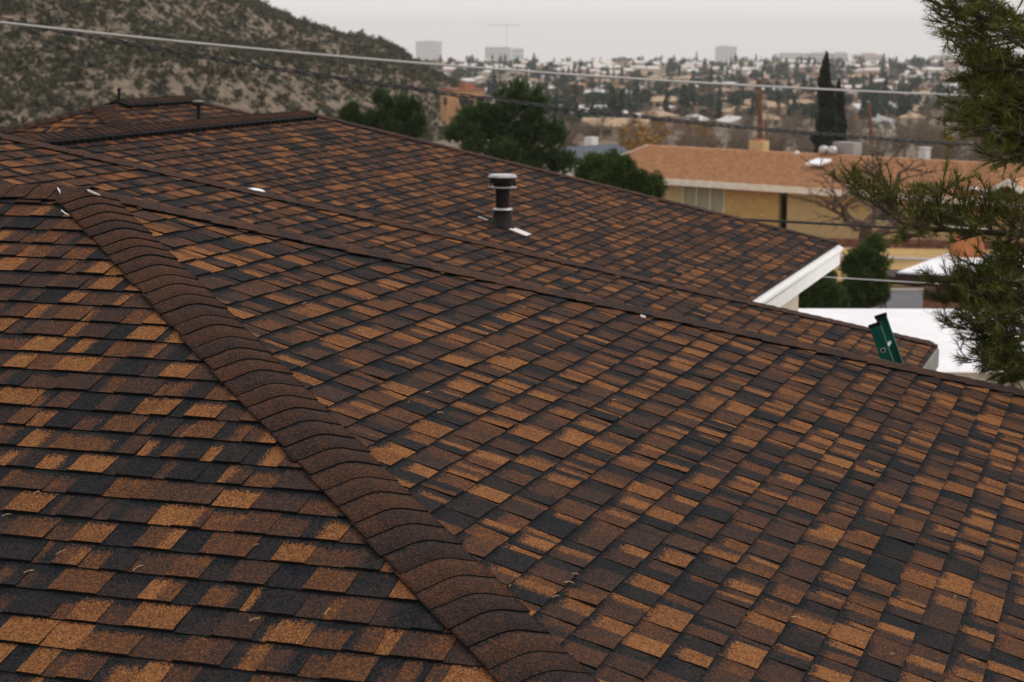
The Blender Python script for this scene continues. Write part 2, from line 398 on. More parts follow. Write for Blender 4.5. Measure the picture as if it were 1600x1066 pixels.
TABS = []       # (plane id, top polygon in space, side polygons, uv, tone)
def shingle_plane(pid, pl, poly, phase, hide=None):
    hp = halfplanes(poly); s_max = max(p[1] for p in poly); u_min, u_max = min(p[0] for p in poly), max(p[0] for p in poly)
    k = 0
    s_b = phase if phase > 0.02 else phase + EXP
    while s_b < s_max + EXP:
        # extent of this course
        u = u_min - random.uniform(0, 0.3); raised = random.random() < 0.5; prev = None
        jog = random.uniform(-0.0025, 0.0025)
        while u < u_max:
            w = random.uniform(0.085, 0.20) if raised else random.uniform(0.05, 0.16)
            u0, u1 = u, u + w; u = u1
            sl = random.uniform(-0.006, 0.006)
            q = [(u0, s_b - EXP - 0.012), (u1, s_b - EXP - 0.012), (u1 + sl, s_b + jog + random.uniform(-0.0015, 0.0015)), (u0 - sl, s_b + jog + random.uniform(-0.0015, 0.0015))]
            full = q
            for n, d in hp:
                q = clip(q, n, d)
                if len(q) < 3: break
            tA = pick_tone(prev); tB = tA; split = 2.0
            if random.random() < 0.34: tB = pick_tone(tA); split = random.uniform(0.3, 0.7)
            prev = tB
            band = random.choice((0.0, 0.04, 0.12, 0.2, 0.28, 0.34)) if not raised else random.choice((0.0, 0.0, 0.06, 0.15, 0.24))
            hb = (0.0135 if raised else 0.0075) + random.uniform(-0.0008, 0.0012); ht = 0.0022 if raised else 0.0012
            lift = random.uniform(0, 0.006) if random.random() < 0.08 else 0.0
            raised = not raised
            if len(q) < 3 or area(q) < 2e-5: continue
            top = []; bot = []; uv = []
            for (a, b) in q:
                f = (b - (s_b - EXP)) / EXP
                top.append(pl.P(a, b, max(0.0006, ht + (hb + lift - ht) * f))); bot.append(pl.P(a, b, -0.004))
                uv.append(((a - u0) / w, 1 - f))
            TABS.append((pid, top, bot, uv, (tA, tB, split, band), pl.N))
        s_b += EXP; k += 1

def tabs_mesh(name, tabs, off):
    V = []; F = []; MI = []; UV = []; T = []
    for pid, top, bot, uv, tone, N in tabs:
        n = len(top); o = len(V)
        e1 = np.cross(top[1] - top[0], top[2] - top[0]); fl = e1 @ N < 0
        V += [tuple(p - off) for p in top] + [tuple(p - off) for p in bot]
        f = tuple(o + i for i in range(n)); u = list(uv)
        if fl: f = f[::-1]; u = u[::-1]
        F.append(f); MI.append(0); UV += u; T += [tone] * n
        for i in range(n):
            j = (i + 1) % n; q = (o + i, o + n + i, o + n + j, o + j); F.append(q[::-1] if fl else q); MI.append(1); UV += [(0, 0)] * 4; T += [tone] * 4
    me = bpy.data.meshes.new(name); me.from_pydata(V, [], F); me.materials.append(M['shingle']); me.materials.append(M['edge'])
    me.polygons.foreach_set('material_index', MI)
    uvl = me.uv_layers.new(name='tab'); uvl.data.foreach_set('uv', np.asarray(UV, dtype=np.float32).ravel())
    ca = me.color_attributes.new('tone', 'FLOAT_COLOR', 'CORNER'); ca.data.foreach_set('color', np.asarray(T, dtype=np.float32).ravel())
    me.update(); return me

XE, YE1 = 5.25, -5.25 * G                                   # eaves of the nearest roof
ZE1 = -TP * XE
A1 = np.array([0, 0, 0.0])
SR = np.array([CP, 0, -TP * CP])                            # down-slope of every slope that faces +x
pl_L = Plane((0, 0, 0), (1, 0, 0), (0, -CL, -TL * CL))
pl_R = Plane((0, 0, 0), (0, 1, 0), SR)
C1 = np.array([XE, YE1, ZE1]); C2 = np.array([XE, -YE1, ZE1])
shingle_plane(0, pl_L, [pl_L.to(p) for p in ((-3.2, 0, 0), (0, 0, 0), C1, (-3.2, YE1, ZE1))], 0.1839)
shingle_plane(1, pl_R, [pl_R.to(p) for p in (A1, C1, C2)], 0.030)
X2, Z2 = -4.15, -1.036 + TP * 4.15
AP2 = np.array([X2, 4.3534 + G * (X2 + 2.8548), Z2]); XE2 = 3.283; C3 = np.array([XE2, 4.3534 + G * (XE2 + 2.8548), -1.036 - TP * XE2])
pl_R2 = Plane((X2, 0, Z2), (0, 1, 0), SR)
shingle_plane(2, pl_R2, [pl_R2.to(p) for p in (AP2, C3, (XE2, 4.5, C3[2]), (-2.2, 0.4, -1.036 + TP * 2.2), (X2, -1.5, Z2))], 0.0783)
X3 = -3.977; Z3 = -1.4627 - TP * X3; AP3 = np.array([X3, 11.874 + G * (X3 + 3.7468), Z3]); XE3 = 1.306
C4 = np.array([XE3, 11.874 + G * (XE3 + 3.7468), -1.4627 - TP * XE3])
pl_R3 = Plane((X3, 0, Z3), (0, 1, 0), SR)
shingle_plane(3, pl_R3, [pl_R3.to(p) for p in (AP3, C4, (XE3, 9.3, C4[2]), (X3, 4.6, Z3))], 0.0997)
X4, Y4, Z4 = -6.40, 11.1, -0.05; Y4B = 13.3
pl_R4 = Plane((X4, 0, Z4), (0, 1, 0), SR); pl_L4 = Plane((X4, Y4, Z4), (1, 0, 0), (0, -CL, -TL * CL))
D4 = 3.2; C5 = np.array([X4 + D4, Y4 - G * D4, Z4 - TP * D4]); C6 = np.array([X4 - D4, Y4 - G * D4, Z4 - TP * D4]); C7 = np.array([X4 + D4, Y4B + G * D4, Z4 - TP * D4])
shingle_plane(4, pl_R4, [pl_R4.to(p) for p in ((X4, Y4, Z4), C5, C7, (X4, Y4B, Z4))], 0.06)
shingle_plane(4, pl_L4, [pl_L4.to(p) for p in ((X4, Y4, Z4), C5, C6)], 0.09)

def roof_part(label, planes, extra):
    """a thin boarded deck under the shingles; `planes` are shingled slopes, `extra` the slopes that face away"""
    b = MB()
    for pts in planes:
        pts = [np.asarray(p, float) for p in pts]; n = np.cross(pts[1] - pts[0], pts[2] - pts[0]); n = unit(n) * (1 if n[2] > 0 else -1)
        k = len(pts); t = [p - n * 0.006 for p in pts]; d = [p - n * 0.03 for p in pts]
        b.add(t + d, [tuple(range(k)), tuple(range(2 * k - 1, k - 1, -1))] + [(i, k + i, k + (i + 1) % k, (i + 1) % k) for i in range(k)], 0)
    for pts in extra:
        pts = [np.asarray(p, float) for p in pts]; n = np.cross(pts[1] - pts[0], pts[2] - pts[0]); n = unit(n) * (1 if n[2] > 0 else -1)
        k = len(pts); t = [p + n * 0.003 for p in pts]; d = [p - n * 0.03 for p in pts]
        b.add(t + d, [tuple(range(k)), tuple(range(2 * k - 1, k - 1, -1))] + [(i, k + i, k + (i + 1) % k, (i + 1) % k) for i in range(k)], 1)
    o = b.build('roof', [M['deck'], M['felt']], house); tag(o, label); return o
V1 = (-3.2, 0, 0)
roof1 = roof_part('nearest hip roof', [[V1, A1, C1, (-3.2, YE1, ZE1)], [A1, C1, C2]], [[V1, A1, C2, (-3.2, -YE1, ZE1)]])
roof2 = roof_part('middle hip roof', [[AP2, C3, (XE2, 4.5, C3[2]), (X2, -5.0, Z2)]],
                  [[AP2, C3, (2 * X2 - XE2, C3[1], C3[2])], [AP2, (X2, -5, Z2), (2 * X2 - XE2, -5, C3[2]), (2 * X2 - XE2, C3[1], C3[2])]])
roof3 = roof_part('back roof with ridge vent', [[AP3, C4, (XE3, 8.2, C4[2]), (X3, 4.0, Z3)]],
                  [[AP3, C4, (2 * X3 - XE3, C4[1], C4[2])], [AP3, (X3, 4, Z3), (2 * X3 - XE3, 4, C4[2]), (2 * X3 - XE3, C4[1], C4[2])]])
C8 = np.array([X4 - D4, Y4B + G * D4, C7[2]])
roof4 = roof_part('small far roof at left', [[(X4, Y4, Z4), C5, C7, (X4, Y4B, Z4)], [(X4, Y4, Z4), C5, C6]],
                  [[(X4, Y4B, Z4), C7, C8], [(X4, Y4, Z4), (X4, Y4B, Z4), C8, C6]])

# --- the 300 tabs that show largest become single shingles, the rest one part
def shown(t):
    q = [proj(p) for p in t[1]]
    if min(a[2] for a in q) < 1: return 0
    c = np.mean(q, 0)
    if not (-10 < c[0] < 1610 and 0 < c[1] < 1080): return 0
    if t[0] in (0, 1):          # under the hip caps
        P = np.mean(t[1], 0); d = abs(P[1] + G * P[0]) * 0.74
        if d < 0.16 or (t[0] == 1 and abs(P[1] - G * P[0]) * 0.74 < 0.14): return 0
    if t[0] >= 2: return 0
    return area([(max(0, min(1600, a[0])), max(0, min(1066, a[1]))) for a in q])
order = sorted(range(len(TABS)), key=lambda i: -shown(TABS[i]))
big = set(order[:300])
HO = _off['house']
for i in order[:300]:
    me = tabs_mesh('shingle', [TABS[i]], HO); link('shingle', me, roof1)
rest = link('shingle_field', tabs_mesh('shingle_field', [t for i, t in enumerate(TABS) if i not in big], HO), house); tag(rest, kind='stuff')

# --- caps along hips and ridges
def caps(P0, P1, NA, NB, roof, first=0.0, exp=0.126, wing=0.150, base=0.004, name='hip_cap', up_from=None, crown=0.042, individual=True):
    """folded cap shingles from P0 (high) to P1 (low); NA and NB are the normals of the two slopes"""
    P0, P1 = np.asarray(P0, float), np.asarray(P1, float); T = unit(P1 - P0); Lh = np.linalg.norm(P1 - P0)
    WA = unit(np.cross(T, NA)); WB = unit(np.cross(T, NB))
    if WA @ NB > 0: WA = -WA          # points down slope A
    if WB @ NA > 0: WB = -WB
    NM = unit(NA + NB); n = int((Lh - first) / exp) + 1
    prof = []
    K = 8
    for k in range(-K, K + 1):
        f = abs(k) / K; d = wing * f
        w_, nn = (WA, NA) if k < 0 else (WB, NB)
        p = w_ * d - NM * 0.006 * math.exp(-(d / 0.022) ** 2) + NM * 0.006 * math.exp(-(d / 0.085) ** 2)      # soft fold that stands a little off the deck
        prof.append((p, unit(NM * max(0, 1 - d / 0.06) + nn * min(1, d / 0.06))))
    objs = []
    b_all = None
    for i in range(n):
        s0, s1 = first + i * exp - 0.02, min(first + (i + 1) * exp, Lh - 0.09)
        if s1 - s0 < 0.06: continue
        top = []; bot = []; hbutt = random.uniform(0.0075, 0.011)
        j1, j2 = random.uniform(-0.008, 0.008), random.uniform(-0.007, 0.007)
        tw = random.uniform(-0.008, 0.008)
        for e_, s in ((0, s0), (1, s1)):
            for ki, (p, nn) in enumerate(prof):
                h = base + (0.003 if e_ == 0 else hbutt)
                sk = (j1 + tw * (ki - K) / K) if e_ else 0
                sidej = unit(p) * (j2 if ki in (0, 2 * K) else 0) if np.linalg.norm(p) > 1e-6 else 0
                top.append(P0 + T * (s + sk) + p + nn * h + sidej); bot.append(P0 + T * (s + sk) + p + nn * (h - (0.0075 if e_ else 0.003)) + sidej)
        m_ = 2 * K + 1; V = top + bot; F = []; MI = []; UV = []
        for k in range(m_ - 1):
            F.append((k, k + 1, m_ + k + 1, m_ + k)); MI.append(0); UV += [(k / (m_ - 1), 1), ((k + 1) / (m_ - 1), 1), ((k + 1) / (m_ - 1), 0), (k / (m_ - 1), 0)]
        q = 2 * m_
        for k in range(m_ - 1): F.append((m_ + k, m_ + k + 1, q + m_ + k + 1, q + m_ + k)); MI.append(1); UV += [(0, 0)] * 4
        for k in (0, m_ - 1): F.append((k, m_ + k, q + m_ + k, q + k)); MI.append(1); UV += [(0, 0)] * 4
        # orientation
        e1 = np.cross(V[1] - V[0], V[m_] - V[0])
        if e1 @ NM < 0: F = [f[::-1] for f in F]; UV = sum([UV[4 * a:4 * a + 4][::-1] for a in range(len(F))], [])
        tA = random.uniform(0.40, 0.49) if random.random() < 0.75 else random.uniform(0.32, 0.40)
        tB = tA + random.uniform(-0.10, 0.06); tone = (tA, tB, random.uniform(0.2, 0.8) if random.random() < 0.4 else 2.0, random.choice((0.0, 0.05, 0.12)))
        me = bpy.data.meshes.new(name); me.from_pydata([tuple(p - HO) for p in V], [], F); me.materials.append(M['shingle']); me.materials.append(M['edge'])
        me.polygons.foreach_set('material_index', MI); me.polygons.foreach_set('use_smooth', [a == 0 for a in MI])
        me.uv_layers.new(name='tab').data.foreach_set('uv', np.asarray(UV, dtype=np.float32).ravel())
        me.color_attributes.new('tone', 'FLOAT_COLOR', 'CORNER').data.foreach_set('color', np.asarray([tone] * (4 * len(F)), dtype=np.float32).ravel())
        me.update(); objs.append(link(name, me, roof))
    return objs
NX = unit([TP, 0, 1]); NL = unit([0, -TL, 1]); NBk = unit([0, TL, 1]); NW = unit([-TP, 0, 1])
caps(A1 + unit(C1 - A1) * 0.02, C1, NL, NX, roof1, base=0.012)
caps(A1 + unit(C2 - A1) * 0.02, C2, NX, NBk, roof1, base=0.012)
caps((-3.1, 0, 0.004), (0.16, 0, -0.004), NL, NBk, roof1, base=0.017, name='ridge_cap', exp=0.13)
caps(AP2, C3, NX, NBk, roof2, base=0.012)
caps(AP3, C4, NX, NBk, roof3, base=0.012)
caps((X4, Y4, Z4), C5, NL, NX, roof4, base=0.010, exp=0.13)
caps((X4, Y4, Z4), C6, NL, NW, roof4, base=0.010, exp=0.13)
caps((X4, Y4B, Z4), C7, NX, NBk, roof4, base=0.010, exp=0.13)
# --- ridge vents: black louvre strips under the ridge caps
def ridge_vent(x, y0, y1, z, roof, name='ridge_vent'):
    b = MB()
    for s in (-1, 1):
        w = np.array([s * CP, 0, -TP * CP]); n = unit([s * TP, 0, 1])
        o = np.array([x, 0, z]) + n * 0.010
        for (h0, h1, wi) in ((0.0, 0.020, 0.150), (0.024, 0.044, 0.160)):
            p = [o + n * h0 + np.array([0, y0, 0]), o + n * h0 + w * wi + np.array([0, y0, 0]), o + n * h0 + w * wi + np.array([0, y1, 0]), o + n * h0 + np.array([0, y1, 0])]
            b.hexa(p + [q + n * (h1 - h0) for q in p])
        k = int((y1 - y0) / 0.12)
        for i in range(k):      # louvre ribs
            c = o + w * 0.166 + n * 0.020 + np.array([0, y0 + (i + .5) * (y1 - y0) / k, 0]); b.box(c, w * 0.006, np.array([0, 0.012, 0]), n * 0.018)
    o = b.build(name, M['blackplastic'], roof)
    caps((x, y1 + 0.03, z + 0.052), (x, y0 - 0.03, z + 0.052), NX, NW, roof, base=0.004, wing=0.15, name='ridge_cap', exp=0.13)
    return o
ridge_vent(X3, 5.0, AP3[1] - 0.25, Z3, roof3)
ridge_vent(X4, Y4 + 0.35, Y4B - 0.1, Z4, roof4)

# --- fascia boards, walls, soffits
def fascia(pts, m, drop_=0.20, out=0.03, lab=None):
    a, b_ = np.asarray(pts[0], float), np.asarray(pts[1], float); t = unit(b_ - a); n = np.cross(t, [0, 0, 1.0]); 
    b = MB(); c = (a + b_) / 2; L_ = np.linalg.norm(b_ - a) / 2
    b.box(c + n * (-0.012) + np.array([0, 0, -0.03 - drop_ / 2]), t * L_, n * 0.012, np.array([0, 0, drop_ / 2]))
    o = b.build('fascia', m, house)
    if lab: tag(o, lab)
    return o
# white built-up board along the right eave of the back roof (profile swept along y)
def profile_run(name, prof, y0, y1, x, z, m, parent):
    b = MB(); k = len(prof)
    V = [(x + p[0], y0, z + p[1]) for p in prof] + [(x + p[0], y1, z + p[1]) for p in prof]
    b.add(V, [tuple(range(k))[::-1], tuple(range(k, 2 * k))] + [(i, (i + 1) % k, k + (i + 1) % k, k + i) for i in range(k)])
    return b.build(name, m, parent)
tag(profile_run('fascia', [(-0.03, -0.030), (0.055, -0.055), (0.060, -0.085), (0.028, -0.125), (0.020, -0.140), (0.020, -0.285), (-0.02, -0.285)], 7.5, C4[1] + 0.02, XE3, C4[2], M['whitewood'], house), 'white painted eave board')
profile_run('fascia', [(-0.03, -0.032), (0.012, -0.045), (0.012, -0.21), (-0.02, -0.21)], 4.0, C3[1] + 0.01, XE2, C3[2], M['greywood'], house)
profile_run('fascia', [(-0.03, -0.032), (0.012, -0.045), (0.012, -0.21), (-0.02, -0.21)], YE1, -YE1, XE, ZE1, M['greywood'], house)
fascia([(-9, YE1 - 0.02, ZE1), (XE, YE1 - 0.02, ZE1)], M['greywood']); fascia([(XE, -YE1 + 0.02, ZE1), (-3, -YE1 + 0.02, ZE1)], M['greywood'])
fascia([(XE2, C3[1] + 0.02, C3[2]), (-9, C3[1] + 0.02, C3[2])], M['greywood']); fascia([(XE3 + 0.02, C4[1] + 0.035, C4[2]), (-9, C4[1] + 0.035, C4[2])], M['whitewood'], 0.25)
def wall(x0, x1, y0, y1, z1):
    b = MB(); t = 0.1
    for (cx, cy, hx, hy) in (((x0 + x1) / 2, y0, (x1 - x0) / 2, t), ((x0 + x1) / 2, y1, (x1 - x0) / 2, t), (x0, (y0 + y1) / 2, t, (y1 - y0) / 2 - t - 0.003), (x1, (y0 + y1) / 2, t, (y1 - y0) / 2 - t - 0.003)):
        b.box((cx, cy, (z1 + GRD) / 2), (hx, 0, 0), (0, hy, 0), (0, 0, (z1 - GRD) / 2))
    return b.build('wall', M['stucco'], house)
wall(-3.0, XE - 0.55, YE1 + 0.55, -YE1 - 0.55, ZE1 - 0.12)
wall(-10.9, XE2 - 0.55, -4.6, C3[1] - 0.55, C3[2] - 0.12)
wall(-8.6, XE3 - 0.5, 4.5, C4[1] - 0.5, C4[2] - 0.2)
wall(X4 - D4 + 0.5, X4 + D4 - 0.5, C5[1] + 0.5, C7[1] - 0.5, C5[2] - 0.12)
def soffit(x0, x1, y0, y1, z):
    b = MB(); b.box(((x0 + x1) / 2, (y0 + y1) / 2, z), ((x1 - x0) / 2, 0, 0), (0, (y1 - y0) / 2, 0), (0, 0, 0.01)); b.build('soffit', M['whitewood'], house)
soffit(XE3 - 0.6, XE3 - 0.03, 7.5, C4[1] - 0.05, C4[2] - 0.262)
soffit(XE2 - 0.65, XE2 - 0.03, 5.0, C3[1] - 0.05, C3[2] - 0.19)

# --- flue pipe on the back roof
vb = np.array([-1.02, 9.66, -1.4627 + TP * 1.02])
vent = thing('vent_pipe', None, None, vb); vent.parent = house; vent.location = tuple(vb - HO); tag(vent, 'dark brown vent pipe with storm collar and round cap')
b = MB(); b.lathe(vb, [(0.071, 0.10), (0.071, 0.40)], 28); b.build('pipe', M['pipe'], vent, smooth=False)
b = MB()
for i in range(28): pass
prof = [(0.128, 0.0), (0.106, 0.05), (0.092, 0.13), (0.087, 0.165)]
n = 28; vsx = []
for r_, z in prof:
    for k in range(n):
        x, y = r_ * math.cos(2 * math.pi * k / n), r_ * math.sin(2 * math.pi * k / n)
        zz = z - (TP * x - 0.012 if z == 0 else (TP * x * 0.4 if z < 0.06 else 0)); vsx.append(vb + np.array([x, y, zz]))
b.add(vsx, [(i * n + k, i * n + (k + 1) % n, (i + 1) * n + (k + 1) % n, (i + 1) * n + k) for i in range(3) for k in range(n)])
b.build('flashing_cone', M['pipe'], vent, smooth=True)
b = MB(); b.lathe(vb, [(0.074, 0.186), (0.102, 0.170), (0.103, 0.166), (0.074, 0.180)], 28); tag(b.build('storm_collar', M['galv'], vent, smooth=True), 'pale metal storm collar')
b = MB(); b.lathe(vb, [(0.075, 0.394), (0.138, 0.389), (0.142, 0.392), (0.141, 0.396), (0.075, 0.402)], 32); tag(b.build('cap_brim', M['galv'], vent), 'pale metal lower brim of the cap')
b = MB(); b.lathe(vb, [(0.098, 0.405), (0.104, 0.43), (0.128, 0.445), (0.128, 0.492), (0.10, 0.492)], 32)
for k in range(8):
    a = 2 * math.pi * k / 8; b.box(vb + np.array([0.130 * math.cos(a), 0.130 * math.sin(a), 0.43]), (0.004, 0, 0), (0, 0.004, 0), (0, 0, 0.03))
b.build('cap_body', M['pipe'], vent)
b = MB(); b.lathe(vb, [(0.120, 0.492), (0.146, 0.490), (0.147, 0.500), (0.138, 0.504), (0.136, 0.514), (0.120, 0.520), (0.06, 0.5235), (0.0, 0.5245)], 36, cap=False); tag(b.build('cap_lid', M['galv'], vent), 'pale metal lid')
nn = NX; sl = SR; yy = np.array([0, 1.0, 0])
b = MB(); b.box(vb + sl * 0.20 + nn * 0.018 - yy * 0.03, sl * 0.095, yy * 0.085, nn * 0.003); tag(b.build('flashing_apron', M['flash'], vent), 'bare pale metal flashing apron')
b = MB(); b.box(vb - sl * 0.20 + nn * 0.014 - yy * 0.06, sl * 0.05, yy * 0.02, nn * 0.002); b.build('flashing_tab', M['flash'], vent)
# --- thin vent behind the ridge
p0 = at(311, 192, 22.6); p1 = at(310, 164, 22.6)
sv = thing('vent_pipe', None, None, p0); sv.parent = house; sv.location = tuple(p0 - HO); tag(sv, 'thin dark vent pipe with boxy cap behind the ridge')
b = MB(); b.tube([p0 - np.array([0, 0, .35]), p0 + (p1 - p0) * .6, p1], 0.022, 12); b.build('pipe', M['pipe'], sv)
b = MB(); b.lathe(p1, [(0.070, -0.012), (0.074, 0.0), (0.074, 0.030), (0.066, 0.034)], 20); b.build('cap_body', M['pipe'], sv)
b = MB(); b.lathe(p1, [(0.064, 0.0345), (0.072, 0.036), (0.070, 0.046), (0.03, 0.052)], 20); b.build('cap_lid', M['greywood'], sv)
# --- post on the small far roof
p0 = at(186, 166, 24.6)
b = MB(); b.tube([p0 - np.array([0, 0, .3]), p0, at(186, 139, 24.6)], 0.020, 12); b.lathe(at(186, 139, 24.6), [(0.026, -0.02), (0.026, 0.01)], 12); tag(b.build('vent_stack', M['pipe'], house), 'plain dark vent stack on the far roof')
# --- white dome
dc = np.array([-2.462, 6.96, -1.4627 + TP * 2.462 - 0.010])
b = MB(); b.lathe(dc, [(0.135, -0.05), (0.135, 0.012), (0.128, 0.02), (0.12, 0.035), (0.098, 0.055), (0.06, 0.068), (0.02, 0.073), (0.0, 0.0735)], 32, cap=False)
o = b.build('skylight_dome', M['dome'], house, smooth=True); tag(o, 'white dome rising behind the middle hip')
# --- white sealant smears round the apex
def smear(pts, wd_, nm):
    b = MB(); 
    for i in range(len(pts) - 1):
        a, c = np.asarray(pts[i], float), np.asarray(pts[i + 1], float); t = unit(c - a); s = unit(np.cross(t, nm)); w0 = wd_ * random.uniform(0.5, 1.2); w1 = wd_ * random.uniform(0.5, 1.2)
        if i == len(pts) - 2: w1 *= .3
        p = [a - s * w0, a + s * w0, c + s * w1, c - s * w1]; b.hexa([q - nm * 0.006 for q in p] + [q + nm * 0.003 for q in p])
    b.build('sealant_smear', M['sealant'], house)
def onL(px, py, h):
    d = ray(px, py); n_ = pl_L.N; s = ((np.array([0, 0, 0]) + n_ * h - CAM) @ n_) / (d @ n_); return CAM + d * s
def onR(px, py, h):
    d = ray(px, py); n_ = NX; s = ((n_ * h - CAM) @ n_) / (d @ n_); return CAM + d * s
smear([onL(89, 314, .012), onL(93, 318, .012), onL(96, 320, .012)], 0.0022, NL)
smear([onL(96, 329, .012), onL(101, 333, .012), onL(108, 337, .012)], 0.0026, NL)
smear([onL(90, 294, .034), onL(93, 298, .034), onL(94, 302, .034)], 0.003, NL)
smear([onL(137, 297, .034), onL(144, 300, .034), onL(150, 302.5, .034), onL(156, 304.5, .034)], 0.0032, NL)
smear([onR(428, 566, .012), onR(432, 570, .012)], 0.010, NX)
smear([onR(1002, 493.5, .028), onR(1009, 495, .028)], 0.014, NX)

# --- dry needles and bits of straw on the shingles: each its own small thing
spots = [('L', 62, 531, 60), ('L', 57, 770, 20), ('L', 95, 863, 25), ('L', 10, 805, 10), ('L', 45, 893, 12), ('L', 215, 887, 60), ('L', 400, 852, 40), ('L', 398, 968, 10),
         ('L', 512, 955, 60), ('R', 797, 915, 75), ('R', 476, 474, 60), ('R', 669, 613, 55), ('R', 639, 628, 80), ('R', 688, 645, 35), ('R', 899, 897, 25), ('R', 889, 910, 45), ('R', 868, 932, 70),
         ('R', 1285, 625, 60), ('R', 1368, 735, 70), ('R', 1477, 832, 40), ('R', 1316, 730, 50), ('R', 1308, 1055, 80), ('R', 1492, 932, 80), ('R', 960, 625, 40), ('R', 1244, 965, 30), ('R', 1395, 1022, 60), ('R', 1140, 640, 40), ('R', 820, 480, 30), ('R', 1520, 1032, 20)]
for wch, px, py, ang in spots:
    f, nm = (onL, NL) if wch == 'L' else (onR, NX)
    c = f(px, py, 0.017); L_ = random.uniform(0.022, 0.05); b = MB()
    tdir = unit(AR * math.cos(math.radians(ang)) + AH * math.sin(math.radians(ang))); tdir = unit(tdir - nm * (tdir @ nm)); sd_ = np.cross(nm, tdir)
    for k in range(random.choice((1, 2, 2))):
        q = random.uniform(-0.3, 0.3)
        b.tube([c - tdir * L_ * .5 - sd_ * q * .02, c + nm * 0.004, c + tdir * L_ * .5 + sd_ * q * L_], [0.0011, 0.0013, 0.0007], 4)
    tag(b.build('pine_needle', M['straw']), 'dry pine needle on the near roof\'s %s slope, %s' % ('left' if wch == 'L' else 'right', ('near its ridge' if py < 560 else 'halfway down' if py < 800 else 'low on it') + (' at the left' if px < 330 else ' towards the middle' if px < 1000 else ' at the right')), 'needle', 'dry pine needles on the near roof')

# ================================================================== LADDER
ly = 7.32; foot = np.array([XE2 + 0.95, ly, GRD]); up = unit([-0.36, 0, 0.94]); lad_len = (C3[2] - GRD) / up[2] + 0.60
lad = thing('ladder', 'dark green fibreglass ladder poking up between the two roofs', 'ladder', foot)
xd = unit(np.cross([0, 1.0, 0], up)); 
for k, yo in enumerate((0.0, 0.44)):
    c = foot + np.array([0, yo, 0]); b = MB(); e_ = lad_len - (0.0 if k else 0.02)
    b.box(c + up * e_ / 2, xd * 0.046, np.array([0, 0.004, 0]), up * e_ / 2)                        # web
    for s in (-1, 1): b.box(c + up * e_ / 2 + xd * s * 0.0425 + np.array([0, (0.016 if k == 0 else -0.016), 0]), xd * 0.0045, np.array([0, 0.0125, 0]), up * e_ / 2)
    r_ = b.build('rail', M['green'], lad)
    b = MB(); b.box(c + up * (e_ + 0.004) + np.array([0, (0.012 if k == 0 else -0.012), 0]), xd * 0.051, np.array([0, 0.021, 0]), up * 0.014); tag(b.build('end_cap', M['blackplastic'], lad), 'black plastic end cap')
i = 0; s = (lad_len - 0.235) % 0.305
while s < lad_len - 0.1:
    c = foot + up * s; b = MB(); b.tube([c + np.array([0, -0.007, 0]), c + np.array([0, 0.447, 0])], 0.017, 12, caps=True); b.tube([c + np.array([0, -0.012, 0]), c + np.array([0, -0.004, 0])], 0.022, 14)
    b.build('rung', M['alu'], lad)
    b = MB(); b.tube([c + np.array([0, -0.016, 0]), c + np.array([0, -0.010, 0])], 0.014, 12); b.build('rung_hollow_shade', M['blackplastic'], lad); s += 0.305  # solid black disc stands in for the shade inside the hollow rung end

# ================================================================== NEIGHBOURING BUILDINGS
M['tanroof'] = mat('tan_shingle_granules', (0.46, 0.24, 0.12), 0.95, 0.42, 3.2, 0.02, detail=9)
M['tanbrick'] = mat('tan_brick', (0.52, 0.33, 0.13), 0.9, 0.25, 2.0, 0.01, stretch=(1, 1, 6))
M['panel'] = mat('grey_green_siding', (0.34, 0.31, 0.21), 0.8, 0.06, 2)
M['beige'] = mat('beige_wall', (0.52, 0.38, 0.19), 0.9, 0.1, 2)
M['whitepaint'] = mat('aged_white_trim', (0.74, 0.68, 0.60), 0.7, 0.12, 2)
M['membrane'] = mat('white_roof_coating', (0.80, 0.81, 0.84), 0.6, 0.09, 0.7)
M['brownbeam'] = mat('dark_brown_timber', (0.03, 0.016, 0.013), 0.7, 0.3, 5)
M['darkglass'] = mat('dark_window_glass', (0.025, 0.028, 0.032), 0.12, 0.2, 2)
M['orangebrick'] = mat('orange_brick', (0.42, 0.16, 0.06), 0.9, 0.25, 4)
M['redstone'] = mat('red_brown_stone', (0.17, 0.075, 0.055), 0.95, 0.35, 3, 0.02)
M['slate'] = mat('blue_grey_shingle', (0.085, 0.10, 0.125), 0.9, 0.2, 3)

def frame(u0, v0, au, av):
    """local frame: a runs along the front, b away from it"""
    o = W(u0, v0, 0); A = AR * au + AH * av; A = unit(A); B = np.array([-A[1], A[0], 0]); 
    if B @ AH < 0: B = -B
    return lambda a, b_, z: np.array([o[0] + A[0] * a + B[0] * b_, o[1] + A[1] * a + B[1] * b_, z]), A, B
# --- tan roofed ranch house
Q, QA, QB = frame(9.36, 119.5, 0.743, -0.669)
ZR, ZE_, ZG = -6.62, -8.10, gz(120) - 0.15
ranch = thing('house', 'long low house with a tan shingle roof and pale eave boards beyond the bare tree', 'house', Q(10, 7.5, ZG))
a0, a1 = -7.0, 27.0
def slab(mb, quad, th, mi=0):
    q = [np.asarray(p, float) for p in quad]; n_ = unit(np.cross(q[1] - q[0], q[2] - q[0])); n_ = n_ if n_[2] > 0 else -n_
    mb.hexa([p - n_ * th for p in q] + q, mi)
b = MB(); slab(b, [Q(a0, 0, ZE_), Q(a1, 0, ZE_), Q(a1, 7.5, ZR), Q(a0, 7.5, ZR)], 0.10); slab(b, [Q(a0, 15, ZE_), Q(a1, 15, ZE_), Q(a1, 7.5, ZR), Q(a0, 7.5, ZR)], 0.10)
rroof = b.build('roof', M['tanroof'], ranch)
